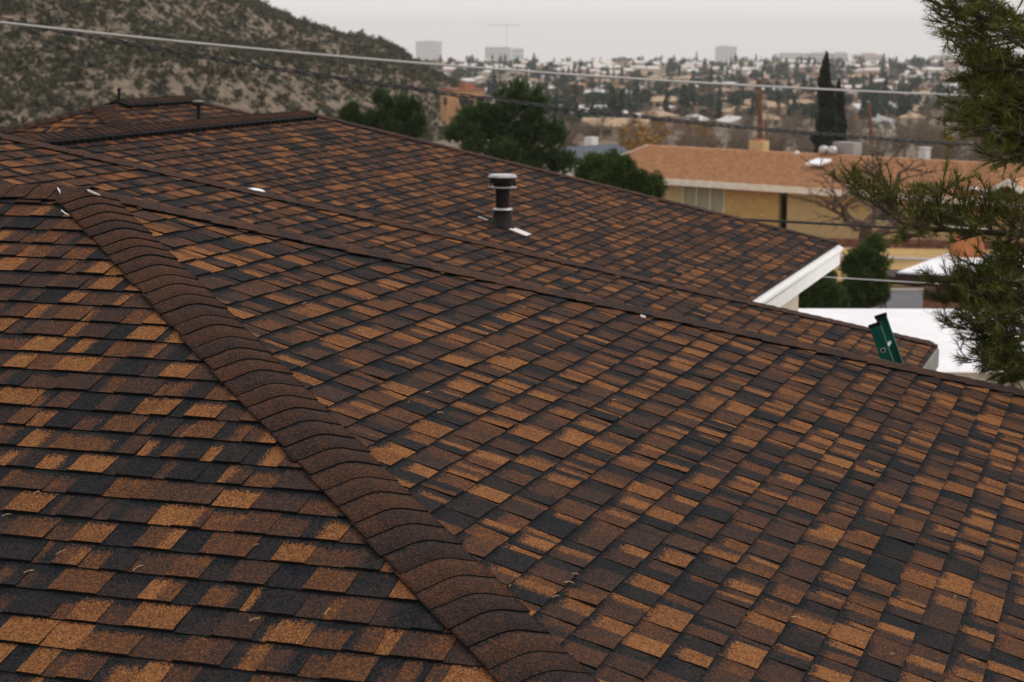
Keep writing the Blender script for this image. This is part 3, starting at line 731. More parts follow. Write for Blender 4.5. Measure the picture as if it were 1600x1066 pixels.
# visible shingle courses as low steps
for k in range(1, 26):
    b = MB(); t = k / 26; z0 = ZE_ + (ZR - ZE_) * t; c = Q((a0 + a1) / 2, 7.5 * t, z0 + 0.008); b.box(c, QA * ((a1 - a0) / 2 - 0.02), QB * 0.13, np.array([0, 0, 0.012])); 
    b.build('shingle_course', M['tanroof'], rroof)
b = MB(); b.box(Q((a0 + a1) / 2, -0.03, ZE_ - 0.20), QA * ((a1 - a0) / 2), QB * 0.03, (0, 0, 0.19)); b.build('fascia', M['whitepaint'], ranch)
b = MB(); slab(b, [Q(a0 - .04, 0, ZE_ + .02), Q(a0 - .04, 7.5, ZR + .02), Q(a0 - .1, 7.5, ZR + .02), Q(a0 - .1, 0, ZE_ + .02)], 0.26); b.build('rake_board', M['whitepaint'], ranch)
def rwall(x0, x1, m, nm, set_=1.0, z1=ZE_ - 0.05, z0=ZG - 0.3, th=0.15):
    b = MB(); b.box(Q((x0 + x1) / 2, set_ + th, (z0 + z1) / 2), QA * (x1 - x0) / 2, QB * th, (0, 0, (z1 - z0) / 2)); return b.build(nm, m, ranch)
rwall(a0 + .6, 0.8, M['beige'], 'wall'); 
for k in range(3):
    rwall(0.86 + k * 1.05, 1.80 + k * 1.05, M['panel'], 'siding_panel', 1.06)
for k in range(4): rwall(0.79 + k * 1.05, 0.86 + k * 1.05 - .001, M['whitepaint'], 'post', 0.98)
rwall(4.02, 8.0, M['tanbrick'], 'brick_wall', 1.0); rwall(8.0, 8.6, M['brownbeam'], 'entry_recess_shade', 1.8); rwall(8.6, a1 - .6, M['beige'], 'wall', 1.0)  # dark panel, set back, stands in for the shade of the entry recess
for x in (14.5, 19.0):
    w_ = rwall(x, x + 1.5, M['darkglass'], 'window', 0.96, ZE_ - 0.5, ZE_ - 1.7, 0.03)
    for (xx0, xx1, zz0, zz1) in ((x - .08, x + 1.58, ZE_ - .5, ZE_ - .42), (x - .08, x + 1.58, ZE_ - 1.78, ZE_ - 1.7), (x - .08, x, ZE_ - 1.7, ZE_ - .5), (x + 1.5, x + 1.58, ZE_ - 1.7, ZE_ - .5)):
        b = MB(); b.box(Q((xx0 + xx1) / 2, 0.97, (zz0 + zz1) / 2), QA * (xx1 - xx0) / 2, QB * .05, (0, 0, (zz1 - zz0) / 2)); b.build('frame', M['whitepaint'], w_)
b = MB(); b.box(Q(10, 13.5, (ZG + ZE_) / 2 - .1), QA * 16.2, QB * .15, (0, 0, (ZE_ - ZG) / 2)); 
for s_ in (a0 + .6, a1 - .6):
    p = [Q(s_, 1.3, ZG), Q(s_, 13.3, ZG), Q(s_, 13.3, ZE_ - .05), Q(s_, 7.5, ZR - .25), Q(s_, 1.3, ZE_ - .05)]; q = [x + QA * .2 for x in p]
    b.add(p + q, [(0, 1, 2, 3, 4), (9, 8, 7, 6, 5)] + [(i, (i + 1) % 5, 5 + (i + 1) % 5, 5 + i) for i in range(5)])
b.build('wall', M['beige'], ranch)
def onridge(px, bb=7.5):      # along-coordinate on the roof line seen at px
    best = min(np.linspace(a0, a1, 400), key=lambda a: abs(proj(Q(a, bb, ZR))[0] - px)); return best
ac = onridge(1181); b = MB(); b.box(Q(ac, 7.9, ZR + 0.12), QA * .55, QB * .35, (0, 0, .48)); ch = b.build('chimney', M['beige'], ranch)
b = MB(); b.box(Q(ac, 7.9, ZR + 0.625), QA * .32, QB * .28, (0, 0, .025)); b.build('chimney_cap', M['orangebrick'], ch)
ac = onridge(1296)
for k in (-1, 1):
    b = MB(); c = Q(ac + k * .32, 7.3, ZR + 0.10); b.lathe(c, [(0.05, -.1), (.24, -.1), (.31, .05), (.31, .22), (.24, .36), (.1, .42), (0.0, .43)], 18, cap=False); b.build('turbine_vent', M['galv'], ranch, smooth=True)
b = MB(); b.box(Q(ac + .7, 8.4, ZR + 0.35), QA * .75, QB * .5, (0, 0, .38)); b.build('cooler_box', mat('grey_metal_box', (0.30, 0.29, 0.29), .5, .15, 3), ranch)
ac = onridge(1442); b = MB(); b.box(Q(ac, 7.7, ZR + 0.22), QA * .24, QB * .3, (0, 0, .42)); b.box(Q(ac, 7.7, ZR + 0.66), QA * .3, QB * .36, (0, 0, .03)); b.build('vent_box', mat('pale_grey_metal', (0.48, 0.52, 0.55), .5, .1, 3), ranch)
as_ = min(np.linspace(a0, a1, 400), key=lambda a: abs(proj(Q(a, 4.3, ZE_ + 1.135))[0] - 1279))
b = MB(); sl_ = unit(QB * 7.5 + np.array([0, 0, ZR - ZE_])); nr_ = unit(np.cross(QA, sl_)); nr_ = nr_ if nr_[2] > 0 else -nr_
b.box(Q(as_, 4.3, ZE_ + 1.135) + nr_ * .06, QA * .55, sl_ * .62, nr_ * .06); b.build('skylight', M['membrane'], ranch)
ac = onridge(1250); b = MB(); b.lathe(Q(ac, 7.2, ZR - .1), [(.16, -.1), (.16, .14), (.1, .2)], 12); b.build('roof_vent', M['membrane'], ranch)
# cross gable with white rakes and a low chimney at the right end
gx = min(np.linspace(a0, a1, 400), key=lambda a: abs(proj(Q(a, 1.0, ZE_ + 1))[0] - 1606)); 
b = MB(); slab(b, [Q(gx - 2.0, -1.2, ZE_ + .15), Q(gx, -1.2, ZE_ + 1.25), Q(gx, 5, ZE_ + 1.25), Q(gx - 2.0, 5, ZE_ + .15)], .1); slab(b, [Q(gx + 2.0, -1.2, ZE_ + .15), Q(gx, -1.2, ZE_ + 1.25), Q(gx, 5, ZE_ + 1.25), Q(gx + 2.0, 5, ZE_ + .15)], .1); b.build('gable_roof', M['tanroof'], ranch)
b = MB(); slab(b, [Q(gx - 2.1, -1.3, ZE_ + .13), Q(gx, -1.3, ZE_ + 1.28), Q(gx, -1.22, ZE_ + 1.28), Q(gx - 2.1, -1.22, ZE_ + .13)], .28); slab(b, [Q(gx + 2.1, -1.3, ZE_ + .13), Q(gx, -1.3, ZE_ + 1.28), Q(gx, -1.22, ZE_ + 1.28), Q(gx + 2.1, -1.22, ZE_ + .13)], .28); b.build('rake_board', M['whitewood'], ranch)
gxc = min(np.linspace(a0, a1, 400), key=lambda a: abs(proj(Q(a, -.2, ZE_))[0] - 1528))
b = MB(); b.box(Q(gxc, 0.9, ZE_ + .05), QA * .85, QB * .5, (0, 0, .38)); ch = b.build('chimney', M['orangebrick'], ranch)
b = MB(); b.box(Q(gxc, 0.9, ZE_ + .47), QA * 1.0, QB * .62, (0, 0, .045)); b.build('chimney_cap', M['whitewood'], ch)
b = MB(); b.box(Q(gxc, 0.9, ZE_ + .56), QA * .45, QB * .3, (0, 0, .05)); b.build('flue', M['orangebrick'], ch)

# --- low stone wall in front of the lawn house, stone by stone
P_, PA_, PB_ = frame(14.6, 104.5, 0.96, -0.28)
sw = thing('stone_wall', 'low red brown stone wall along the dry yellow lawn', 'wall', P_(8, 0, gz(103)))
for r_ in range(2):
    a = -0.5 * r_
    while a < 17:
        w_ = random.uniform(.35, .8); v_ = float((P_(a, 0, 0) - CAM) @ AH); z0 = gz(v_) + r_ * 0.30 - .05
        b = MB(); jx = random.uniform(-.03, .03); c = P_(a + w_ / 2, jx, z0 + .15)
        k = [np.array([random.uniform(-.03, .03) for _ in range(3)]) for _ in range(8)]
        hx, hy, hz = QA * 0, 0, 0; ax, ay, az = PA_ * (w_ / 2 - .015), PB_ * .18, np.array([0, 0, .142])
        pts = [c - ax - ay - az, c + ax - ay - az, c + ax + ay - az, c - ax + ay - az, c - ax - ay + az, c + ax - ay + az, c + ax + ay + az, c - ax + ay + az]
        b.hexa([p + q for p, q in zip(pts, k)]); b.build('stone', M['redstone'], sw); a += w_

# --- flat white roof just behind the ladder
zf = -3.12; fu0, fu1, fv0, fv1 = 2.6, 16.0, 22.0, 27.4
fl = thing('house', 'low building with a flat bright white roof behind the green ladder', 'building', W((fu0 + fu1) / 2, 24.7, gz(24)))
b = MB(); b.box(W((fu0 + fu1) / 2, (fv0 + fv1) / 2, zf - .09), AR * (fu1 - fu0) / 2, AH * (fv1 - fv0) / 2, (0, 0, .09)); b.build('roof', M['membrane'], fl)
for k_ in range(6):
    b = MB(); b.box(W(fu0 + 1.2 + k_ * 2.15, (fv0 + fv1) / 2, zf + .004), AR * .035, AH * ((fv1 - fv0) / 2 - .05), (0, 0, .006)); b.build('roof_seam', M['whitewood'], fl)
b = MB(); b.box(W((fu0 + fu1) / 2, fv0 - .03, zf - .10), AR * (fu1 - fu0) / 2, AH * .028, (0, 0, .13)); b.build('fascia', M['stucco'], fl)
b = MB(); b.box(W((fu0 + fu1) / 2, fv1 + .03, zf - .15), AR * (fu1 - fu0) / 2, AH * .028, (0, 0, .13)); b.build('fascia', M['whitewood'], fl)
for (uu, vv, hu, hv) in (((fu0 + fu1) / 2, fv0 + .5, (fu1 - fu0) / 2 - .4, .1), ((fu0 + fu1) / 2, fv1 - .5, (fu1 - fu0) / 2 - .4, .1), (fu0 + .4, (fv0 + fv1) / 2, .1, 2.0), (fu1 - .4, (fv0 + fv1) / 2, .1, 2.0)):
    b = MB(); b.box(W(uu, vv, (zf - .19 + GRD - .4) / 2), AR * hu, AH * hv, (0, 0, (zf - .19 - GRD + .4) / 2)); b.build('wall', M['stucco'], fl)

# --- white low-pitched roof with dark beams, further down
lw = thing('house', 'house with a low white roof on dark brown beams beyond the white flat roof', 'house', W(16, 55, gz(55)))
def pz(px, v, z): return W((px - 800) / FPX * v * 1.012, v, z)
zw = -6.10
def onz(px, py, z):
    d = ray(px, py); return CAM + d * ((z - CAM[2]) / d[2])
rp = [onz(1402, 425, zw), onz(1700, 440, zw), onz(1690, 399, zw), onz(1480, 396, zw)]
b = MB(); b.hexa([p - np.array([0, 0, .16]) for p in rp] + rp); b.build('roof', M['membrane'], lw)
b = MB()
for p, q in ((rp[0], rp[1]), (rp[3], rp[0])):
    t_ = unit(q - p); n_ = np.cross(t_, [0, 0, 1.0]); c = (p + q) / 2 + n_ * .03 - np.array([0, 0, .19]); b.box(c, t_ * np.linalg.norm(q - p) / 2, n_ * .025, (0, 0, .15))
b.build('fascia', M['brownbeam'], lw)
zc = zw - .22
cp_ = [onz(1352, 431, zc), onz(1500, 437, zc), onz(1500, 424, zc), onz(1385, 421, zc)]
b = MB(); b.hexa([p - np.array([0, 0, .24]) for p in cp_] + cp_); b.build('canopy', M['brownbeam'], lw)
zr_ = zw - .1
b = MB(); b.hexa([pz(1440, 56, gz(55) - .3), pz(1650, 52, gz(55) - .3), pz(1640, 62, gz(55) - .3), pz(1440, 62, gz(55) - .3), pz(1440, 56, zr_ - .75), pz(1650, 52, zr_ - .75), pz(1640, 62, zr_ - .75), pz(1440, 62, zr_ - .75)]); b.build('wall', mat('brown_red_brick', (.22, .11, .07), .9, .3, 5), lw)
b = MB(); b.box(at(1511, 384, 60), AR * .44, AH * .4, (0, 0, .5)); ch = b.build('chimney', M['orangebrick'], lw)
b = MB(); b.box(at(1511, 384, 60) + np.array([0, 0, .53]), AR * .5, AH * .46, (0, 0, .03)); b.build('chimney_cap', M['concrete'], ch)
for px in (1362, 1420): b_ = MB(); q = pz(px, 52.3, 0); b_.box((q[0], q[1], (gz(52) + zr_ - 1) / 2), (.07, 0, 0), (0, .07, 0), (0, 0, (zr_ - 1 - gz(52)) / 2 + .1)); b_.build('post', M['brownbeam'], lw)

# --- generic house builder (front faces -b)
WALLC = [('cream', (.55, .47, .37)), ('white', (.68, .66, .62)), ('tan', (.43, .31, .2)), ('pink', (.50, .33, .26)), ('brick', (.27, .15, .11)), ('orange', (.52, .29, .14))]
ROOFC = [('white', (.60, .58, .56)), ('grey', (.30, .30, .31)), ('brown', (.17, .11, .085)), ('tan', (.40, .29, .19)), ('red', (.33, .14, .085)), ('pale', (.58, .54, .5))]
for n_, c in WALLC: M['w_' + n_] = mat('far_wall_' + n_, c, .9, .1, .5)
for n_, c in ROOFC: M['r_' + n_] = mat('far_roof_' + n_, c, .9, .15, .6)
def house_shapes(kind, w, d, h, seed):
    """list of (part name, MB, material slot) in local coordinates"""
    rr = random.Random(seed); parts = []
    b = MB(); b.box((0, 0, h / 2 - .5), (w / 2, 0, 0), (0, d / 2, 0), (0, 0, h / 2 + .5)); parts.append(('wall', b, 0))
    b = MB(); o = .5
    if kind == 'gable':
        r = d * .16 + .25
        for s in (-1, 1): slab(b, [(-w / 2 - o, s * (d / 2 + o), h - .08), (w / 2 + o, s * (d / 2 + o), h - .08), (w / 2 + o, 0, h + r), (-w / 2 - o, 0, h + r)], .14)
        for s in (-1, 1): b.add([(s * w / 2, -d / 2, h), (s * w / 2, d / 2, h), (s * w / 2, 0, h + r - .15)], [(0, 1, 2)])
    elif kind == 'hip':
        r = d * .17 + .2; q = max(w / 2 - d / 2, .6)
        p = [(-w / 2 - o, -d / 2 - o, h), (w / 2 + o, -d / 2 - o, h), (w / 2 + o, d / 2 + o, h), (-w / 2 - o, d / 2 + o, h), (-q, 0, h + r), (q, 0, h + r)]
        p2 = [(x, y, z - .15) for x, y, z in p[:4]]
        b.add(p + p2, [(0, 1, 5, 4), (1, 2, 5), (2, 3, 4, 5), (3, 0, 4), (0, 6, 7, 1), (1, 7, 8, 2), (2, 8, 9, 3), (3, 9, 6, 0), (9, 8, 7, 6)])
    else:
        b.box((0, 0, h + .12), (w / 2 + .15, 0, 0), (0, d / 2 + .15, 0), (0, 0, .12)); b.box((w * .2, .3, h + .6), (w * .18, 0, 0), (0, d * .2, 0), (0, 0, .36))
    parts.append(('roof', b, 1))
    xs = -w / 2 + 1.3
    k = 0
    while xs < w / 2 - 1.2:
        ww = rr.uniform(1.1, 1.9); b = MB()
        if k == 2: b.box((xs + .5, -d / 2 - .02, 1.05), (.48, 0, 0), (0, .03, 0), (0, 0, 1.05)); parts.append(('door', b, 2)); ww = 1.0
        else: b.box((xs + ww / 2, -d / 2 - .02, h * .55), (ww / 2, 0, 0), (0, .03, 0), (0, 0, .6)); parts.append(('window', b, 2))
        xs += ww + rr.uniform(.9, 1.6); k += 1
    for s in (-1, 1):
        b = MB(); b.box((s * (w / 2 + .02), rr.uniform(-1, 1), h * .55), (.03, 0, 0), (0, .8, 0), (0, 0, .55)); parts.append(('window', b, 2))
    if kind != 'flat':
        b = MB(); b.box((w * .22, d * .12, h + d * .16), (.4, 0, 0), (0, .35, 0), (0, 0, .8)); parts.append(('chimney', b, 0))
    return parts
def set_tr(o, p, yaw, s): o.location = tuple(map(float, p)); o.rotation_euler = (0, 0, yaw); o.scale = s if isinstance(s, tuple) else (s, s, s)

# special houses seen singly
def single_house(label, p, yaw, kind, w, d, h, mats, seed):
    t = thing('house', label, 'house', p); t.rotation_euler = (0, 0, yaw)
    for nm, b, mi in house_shapes(kind, w, d, h, seed): link(nm, b.mesh(nm, [mats[mi]]), t)
    return t
YA = YAW
def place(px, v, dz=0): return W((px - 800) / FPX * v * 1.012, v, gz(v) + dz)
hz_ = hill_z((722 - 800) / FPX * 300, 300)
p = at(722, 180, 300)
t = single_house('two storey orange adobe house at the foot of the hill', p, YA + .5, 'flat', 5.2, 4.6, 3.9, [M['w_orange'], M['r_red'], M['darkglass']], 3)
for (px_, py_, hw, hh_) in ((731, 161, .9, .55), (716, 157, .45, .5), (738, 174, .5, .6)):
    q_ = at(px_, py_, 296.6); b = MB(); b.box(q_ - p, AR * hw, AH * .35, (0, 0, hh_)); o_ = link('balcony_recess_shade', b.mesh('balcony_recess_shade', [M['darkglass']]), t); o_.rotation_euler = (0, 0, -YA - .5)  # solid dark boxes painted as the shade within the balcony recesses
p2 = at(708, 186, 296); b = MB(); b.box(p2 + np.array([0, 0, .8]), AR * .9, AH * .8, (0, 0, 2.4)); 
tag(b.build('house', M['w_orange']), 'small orange annexe of the adobe house at the hill foot', 'house')
single_house('small house with a blue grey roof behind the bushy pine', place(915, 142, .1), YA + .9, 'gable', 6, 5.0, 3.7, [M['w_white'], M['slate'], M['darkglass']], 5)
single_house('wide low house with long white roof below the hill foot', place(895, 455, .2), YA + .1, 'gable', 14, 8, 2.8, [M['w_brick'], M['r_white'], M['darkglass']], 6)
single_house('brown house with pale roof right of the hill foot', place(962, 420, .2), YA - .2, 'hip', 11, 7, 2.6, [M['w_brick'], M['r_pale'], M['darkglass']], 7)

# ================================================================== TREES
def rot_rand(n): return RNG.normal(size=(n, 3))
def crown_tris(lobes, n, size, flat=1.0):
    """leaf clumps as small triangles pairs spread mostly over the shells of lobes (cx, cy, cz, rx, ry, rz)"""
    L_ = np.array(lobes); wts = L_[:, 3] * L_[:, 5]; wts = wts / wts.sum()
    idx = RNG.choice(len(L_), size=n, p=wts); d = RNG.normal(size=(n, 3)); d /= np.linalg.norm(d, axis=1)[:, None]
    rad = 0.45 + 0.6 * RNG.random(n) ** 0.6
    c = L_[idx, :3] + d * rad[:, None] * L_[idx, 3:6]
    a = RNG.normal(size=(n, 3)); a /= np.linalg.norm(a, axis=1)[:, None]; b_ = np.cross(a, RNG.normal(size=(n, 3))); b_ /= np.linalg.norm(b_, axis=1)[:, None]
    s = size * RNG.uniform(0.5, 1.2, n)[:, None]; b_ = b_ * flat
    V = np.stack([c - a * s, c + b_ * s * .6, c + a * s, c - b_ * s * .6], 1).reshape(-1, 3); F = np.arange(4 * n).reshape(-1, 4)
    return V, F
def needle_tris(C, D, per, length, width, spread):
    """star-like needle bunches at C pointing along D"""
    n = len(C); C = np.repeat(C, per, 0); D = np.repeat(D, per, 0)
    d = D + RNG.normal(size=D.shape) * spread; d /= np.linalg.norm(d, axis=1)[:, None]
    s = np.cross(d, RNG.normal(size=d.shape)); s /= np.linalg.norm(s, axis=1)[:, None]
    l = length * RNG.uniform(.6, 1.15, (len(C), 1)); w_ = width
    V = np.stack([C - s * w_, C + s * w_, C + d * l], 1).reshape(-1, 3); F = np.arange(3 * len(C)).reshape(-1, 3)
    return V, F
def trunk_mb(h, r, limbs=5, seed=0, lean=0.0):
    rr = random.Random(seed); b = MB(); b.tube([(0, 0, -.6), (0.03, 0, h * .4), (lean, 0.02, h)], [r, r * .75, r * .25], 7)
    for k in range(limbs):
        a = rr.uniform(0, 6.28); z = h * rr.uniform(.25, .8); l = h * rr.uniform(.2, .38)
        b.tube([(0, 0, z), (math.cos(a) * l * .6, math.sin(a) * l * .6, z + l * .3), (math.cos(a) * l, math.sin(a) * l, z + l * .75)], [r * .45, r * .25, r * .08], 5)
    return b
class Tree:
    """a trunk mesh, a crown mesh and both joined"""
    def __init__(s, nm, trunk, V, F, leaf, bark=None):
        bark = bark or M['bark']; s.nm = nm
        s.trunk = trunk.mesh('trunk', [bark]); s.crown = tri_mesh('crown', V, F, [leaf])
        o = len(trunk.v); Vv = list(trunk.v) + np.asarray(V).tolist(); Ff = list(trunk.f) + [tuple(i + o for i in f) for f in np.asarray(F).tolist()]
        s.both = tri_mesh(nm, Vv, [list(f) for f in Ff], [bark, leaf], [0] * len(trunk.f) + [1] * len(F))
    def put(s, p, yaw, sc, label, cat, group=None, parts=True):
        if parts:
            t = thing(s.nm, label, cat, p, group); set_tr(t, p, yaw, sc); link('trunk', s.trunk, t); link('crown', s.crown, t); return t
        o = link(s.nm, s.both); set_tr(o, p, yaw, sc); tag(o, label, cat, group); return o
def round_tree(seed, h=6, w=5, n=520, leaf='evergreen', nm='evergreen_tree', size=.42):
    rr = random.Random(seed); lobes = [(rr.uniform(-.3, .3) * w, rr.uniform(-.3, .3) * w, h * rr.uniform(.4, .82), w * rr.uniform(.16, .30), w * rr.uniform(.16, .30), h * rr.uniform(.10, .19)) for _ in range(11)]
    V, F = crown_tris(lobes, n, size); return Tree(nm, trunk_mb(h * .7, .05 * h, 6, seed), V, F, M[leaf])
def cone_tree(seed, h=8, w=4, n=560, leaf='conifer', nm='conifer_tree', size=.38):
    rr = random.Random(seed); lobes = []
    for k in range(16):
        t = (k + .5) / 16; r = w * .5 * (1 - t) ** .75; a = rr.uniform(0, 6.28)
        lobes.append((math.cos(a) * r * .5, math.sin(a) * r * .5, h * (.12 + .84 * t), max(.18, r * rr.uniform(.55, .8)), max(.18, r * rr.uniform(.55, .8)), h * .07))
    V, F = crown_tris(lobes, n, size); return Tree(nm, trunk_mb(h * .9, .022 * h, 4, seed), V, F, M[leaf])
def column_tree(seed, h=9, w=1.8, n=900, leaf='cypress', nm='cypress_tree', size=.22, flat=.7):
    rr = random.Random(seed); lobes = []
    for k in range(22):
        t = (k + .5) / 22; r = w * .5 * math.sin(math.pi * min(1, .18 + .82 * (1 - t) ** .8 * .62 + .0)) ** .8; r = w * .5 * min(1, (1 - t) ** .55 * 1.15) * rr.uniform(.85, 1.1); a = rr.uniform(0, 6.28)
        lobes.append((math.cos(a) * r * .25, math.sin(a) * r * .25, h * (.04 + .94 * t), r * .85, r * .85, h * .05))
    V, F = crown_tris(lobes, n, size, flat); return Tree(nm, trunk_mb(h * .8, .018 * h, 0, seed), V, F, M[leaf])
def bare_mb(seed, h=6, levels=5, kids=3, spread=.75, r0=.16, up=.25, ratio=.68, rmin=.02):
    rr = random.Random(seed); b = MB()
    def grow(p, d, l, r, k):
        q = p + d * l * .5 + np.array([rr.uniform(-.06, .06) for _ in range(3)]) * l; e_ = p + d * l + np.array([rr.uniform(-.1, .1) for _ in range(3)]) * l
        b.tube([p, q, e_], [r, r * .82, r * .62], 3 if k > 1 else 6, caps=False)
        if k >= levels: return
        for j in range(kids + (1 if k in (1, 3) else 0)):
            nd = unit(d + np.array([rr.gauss(0, spread), rr.gauss(0, spread), rr.gauss(0, spread * .6) + up]))
            grow(e_ if j < kids - 1 else q, nd, l * ratio * rr.uniform(.7, 1.15), max(rmin, r * .56), k + 1)
    grow(np.array([0, 0, -.4]), unit([rr.uniform(-.1, .1), rr.uniform(-.1, .1), 1]), h * .30, r0, 0)
    return b
class Bare:
    def __init__(s, seed, m, **k): s.me = bare_mb(seed, **k).mesh('bare_tree', [m])
    def put(s, p, yaw, sc, label, group=None):
        o = link('bare_tree', s.me); set_tr(o, p, yaw, sc); tag(o, label, 'tree', group); return o

T_round = [round_tree(k) for k in range(4)]; T_cone = [cone_tree(20 + k) for k in range(3)]; T_col = [column_tree(40 + k, n=500, size=.3) for k in range(2)]
T_olive = [round_tree(60 + k, 5, 5, 420, 'olive', 'olive_tree') for k in range(2)]
T_bare = [Bare(80 + k, M['twig'], r0=.15, levels=6, ratio=.70, h=7) for k in range(4)]

# --- town beyond: houses and trees are placed on the plain, denser towards the far side as seen from here
taken = []
def free(px, py, rx, ry):
    for (a, b_, c, d) in taken:
        if abs(a - px) < (c + rx) and abs(b_ - py) < (d + ry): return False
    return True
HT = []
combos = [('gable', 0, 0), ('gable', 2, 3), ('hip', 1, 1), ('flat', 2, 0), ('gable', 3, 5), ('hip', 4, 2), ('flat', 0, 3), ('hip', 0, 3), ('gable', 4, 0), ('flat', 3, 3), ('gable', 5, 2), ('hip', 3, 3)]
for i, (kd, wi, ri) in enumerate(combos):
    w, d, h = (13, 8, 2.9) if kd != 'flat' else (10, 9, 3.1)
    sh = house_shapes(kd, w, d, h, 100 + i); mats = [M['w_' + WALLC[wi][0]], M['r_' + ROOFC[ri][0]], M['darkglass']]
    meshes = [(nm, b.mesh(nm, [mats[mi]])) for nm, b, mi in sh]
    J = MB()
    for nm, b, mi in sh: J.add(b.v, b.f, mi)
    HT.append((kd, WALLC[wi][0], ROOFC[ri][0], meshes, J.mesh('house', mats)))
SHAPE = {'gable': 'gabled', 'hip': 'hip roofed', 'flat': 'flat roofed'}
def row_of(v): return 'in nearest rows' if v < 420 else ('in near rows' if v < 620 else ('in middle rows' if v < 900 else ('in hazy rows' if v < 1200 else 'on the skyline')))
SECT = [(660, 'by the hill slope'), (720, 'above the adobe house'), (790, 'above the large pine'), (860, 'right of the large pine'), (930, 'above the white roofs'), (1000, 'above the yellow willow'), (1060, 'above the tan roof end'),
        (1120, 'left of the thick pole'), (1175, 'just left of the thick pole'), (1225, 'just right of the thick pole'), (1268, 'just left of the cypress'), (1320, 'just right of the cypress'),
        (1370, 'around the thin pole'), (1430, 'right of the thin pole'), (1490, 'left of the pine branches'), (9999, 'behind the pine branches')]
def where_of(px, v): return row_of(v) + ' ' + next(n for x, n in SECT if px < x)
def town_label(wn_, rn_, kd, v, px): return '%s %s house with %s roof %s' % (wn_, SHAPE[kd], rn_, where_of(px, v))
nh = 0; tries = 0
while nh < 300 and tries < 20000:
    tries += 1
    py = 104 + 122 * random.random() ** 1.15; px = random.uniform(585, 1600)
    if px < 590 + (py - 98) * 2.4: continue
    if py > 205 and px > 985: continue
    if py > 178 and px < 930: continue
    u, v = ground_at(px, py); s = 4.9 * FPX / v
    if not free(px, py, s * .62, s * .16): continue
    taken.append((px, py, s * .62, s * .16))
    kd, wn_, rn_, meshes, joined = HT[random.randrange(len(HT))]
    yaw = YAW + random.choice((0.25, 0.25 + math.pi / 2, .05, 1.2)) + random.uniform(-.15, .15); p = W(u, v); sc = random.uniform(.55, .9)
    lab = town_label(wn_, rn_, kd, v, px); grp = 'houses of the town ' + row_of(v)
    if v < 640:
        t = thing('house', lab, 'house', p, grp); set_tr(t, p, yaw, sc)
        for nm, me in meshes: link(nm, me, t)
    else:
        o = link('house', joined); set_tr(o, p, yaw, sc); tag(o, lab, 'house', grp)
    nh += 1
ntree = 0; tries = 0
while ntree < 780 and tries < 20000:
    tries += 1
    py = 101.5 + 120 * random.random() ** 1.25; px = random.uniform(575, 1610)
    if px < 575 + (py - 98) * 2.4: continue
    if py > 200 and px > 990: continue
    u, v = ground_at(px, py)
    r = random.random(); sc = random.uniform(.55, 1.1) if random.random() < .88 else random.uniform(1.1, 1.5)
    where = where_of(px, v)
    if r < .42: T, lab = random.choice(T_round), 'dark round evergreen tree '
    elif r < .74: T, lab = random.choice(T_cone), 'dark pointed conifer tree '
    elif r < .86: T, lab = random.choice(T_col), 'slim dark cypress tree '
    else: T, lab = random.choice(T_olive), 'pale olive green tree '
    T.put(W(u, v), random.uniform(0, 6.28), sc, lab + where, 'tree', lab.strip() + 's of the town ' + row_of(v), parts=v < 420); ntree += 1
# the far rows that run together into one mass: small trees and houses past the counted ones
def far_mass(nm, label, cat, n, maker):
    b = MB()
    for _ in range(n):
        py = 101.5 + 22 * random.random() ** 1.2; px = random.uniform(560, 1640); u, v = ground_at(px, py); maker(b, W(u, v))
    return b
mats_ = [M['w_cream'], M['r_white'], M['r_brown'], M['w_pink'], M['r_pale']]
def mk_house(b, p):
    a = YAW + random.choice((.25, 1.8, .05)); w, d, h = random.uniform(4, 8), random.uniform(3.5, 5), random.uniform(2.6, 5); ax, ay = np.array([math.cos(a), math.sin(a), 0]) * w, np.array([-math.sin(a), math.cos(a), 0]) * d
    b.box(p + np.array([0, 0, h / 2 - .4]), ax, ay, (0, 0, h / 2 + .4), random.choice((0, 0, 3)))
    q = [p - ax - ay, p + ax - ay, p + ax + ay, p - ax + ay]; r = [p - ax * .7 - ay * .1, p + ax * .7 - ay * .1, p + ax * .7 + ay * .1, p - ax * .7 + ay * .1]
    b.hexa([x + np.array([0, 0, h + .02]) for x in q] + [x + np.array([0, 0, h + 1.5]) for x in r], random.choice((1, 1, 2, 4)))
b = far_mass('h', None, None, 260, mk_house); tag(b.build('far_houses', mats_), 'faint far houses running together at the hazy edge of the town', 'houses', kind='stuff')
fm = [T_round[0].both, T_cone[0].both, T_round[2].both, T_cone[1].both]
VV, FF, o_ = [], [], 0
low = []
for k in range(4):
    t_ = (round_tree(200 + k, n=70, size=.95) if k % 2 == 0 else cone_tree(210 + k, n=70, size=.8)); cm_ = t_.crown; vv = np.empty(len(cm_.vertices) * 3); cm_.vertices.foreach_get('co', vv); low.append(vv.reshape(-1, 3))
for _ in range(300):
    py = 101 + 24 * random.random() ** 1.15; px = random.uniform(560, 1640); u, v = ground_at(px, py); s_ = random.uniform(.8, 1.5); q = low[random.randrange(4)] * s_ + W(u, v)
    VV.append(q); FF.append(np.arange(len(q)).reshape(-1, 4) + o_); o_ += len(q)
o = link('far_trees', tri_mesh('far_trees', np.concatenate(VV), np.concatenate(FF), [M['conifer']])); tag(o, 'faint far treetops running together at the hazy edge of the town', 'trees', kind='stuff')
nb_ = 0
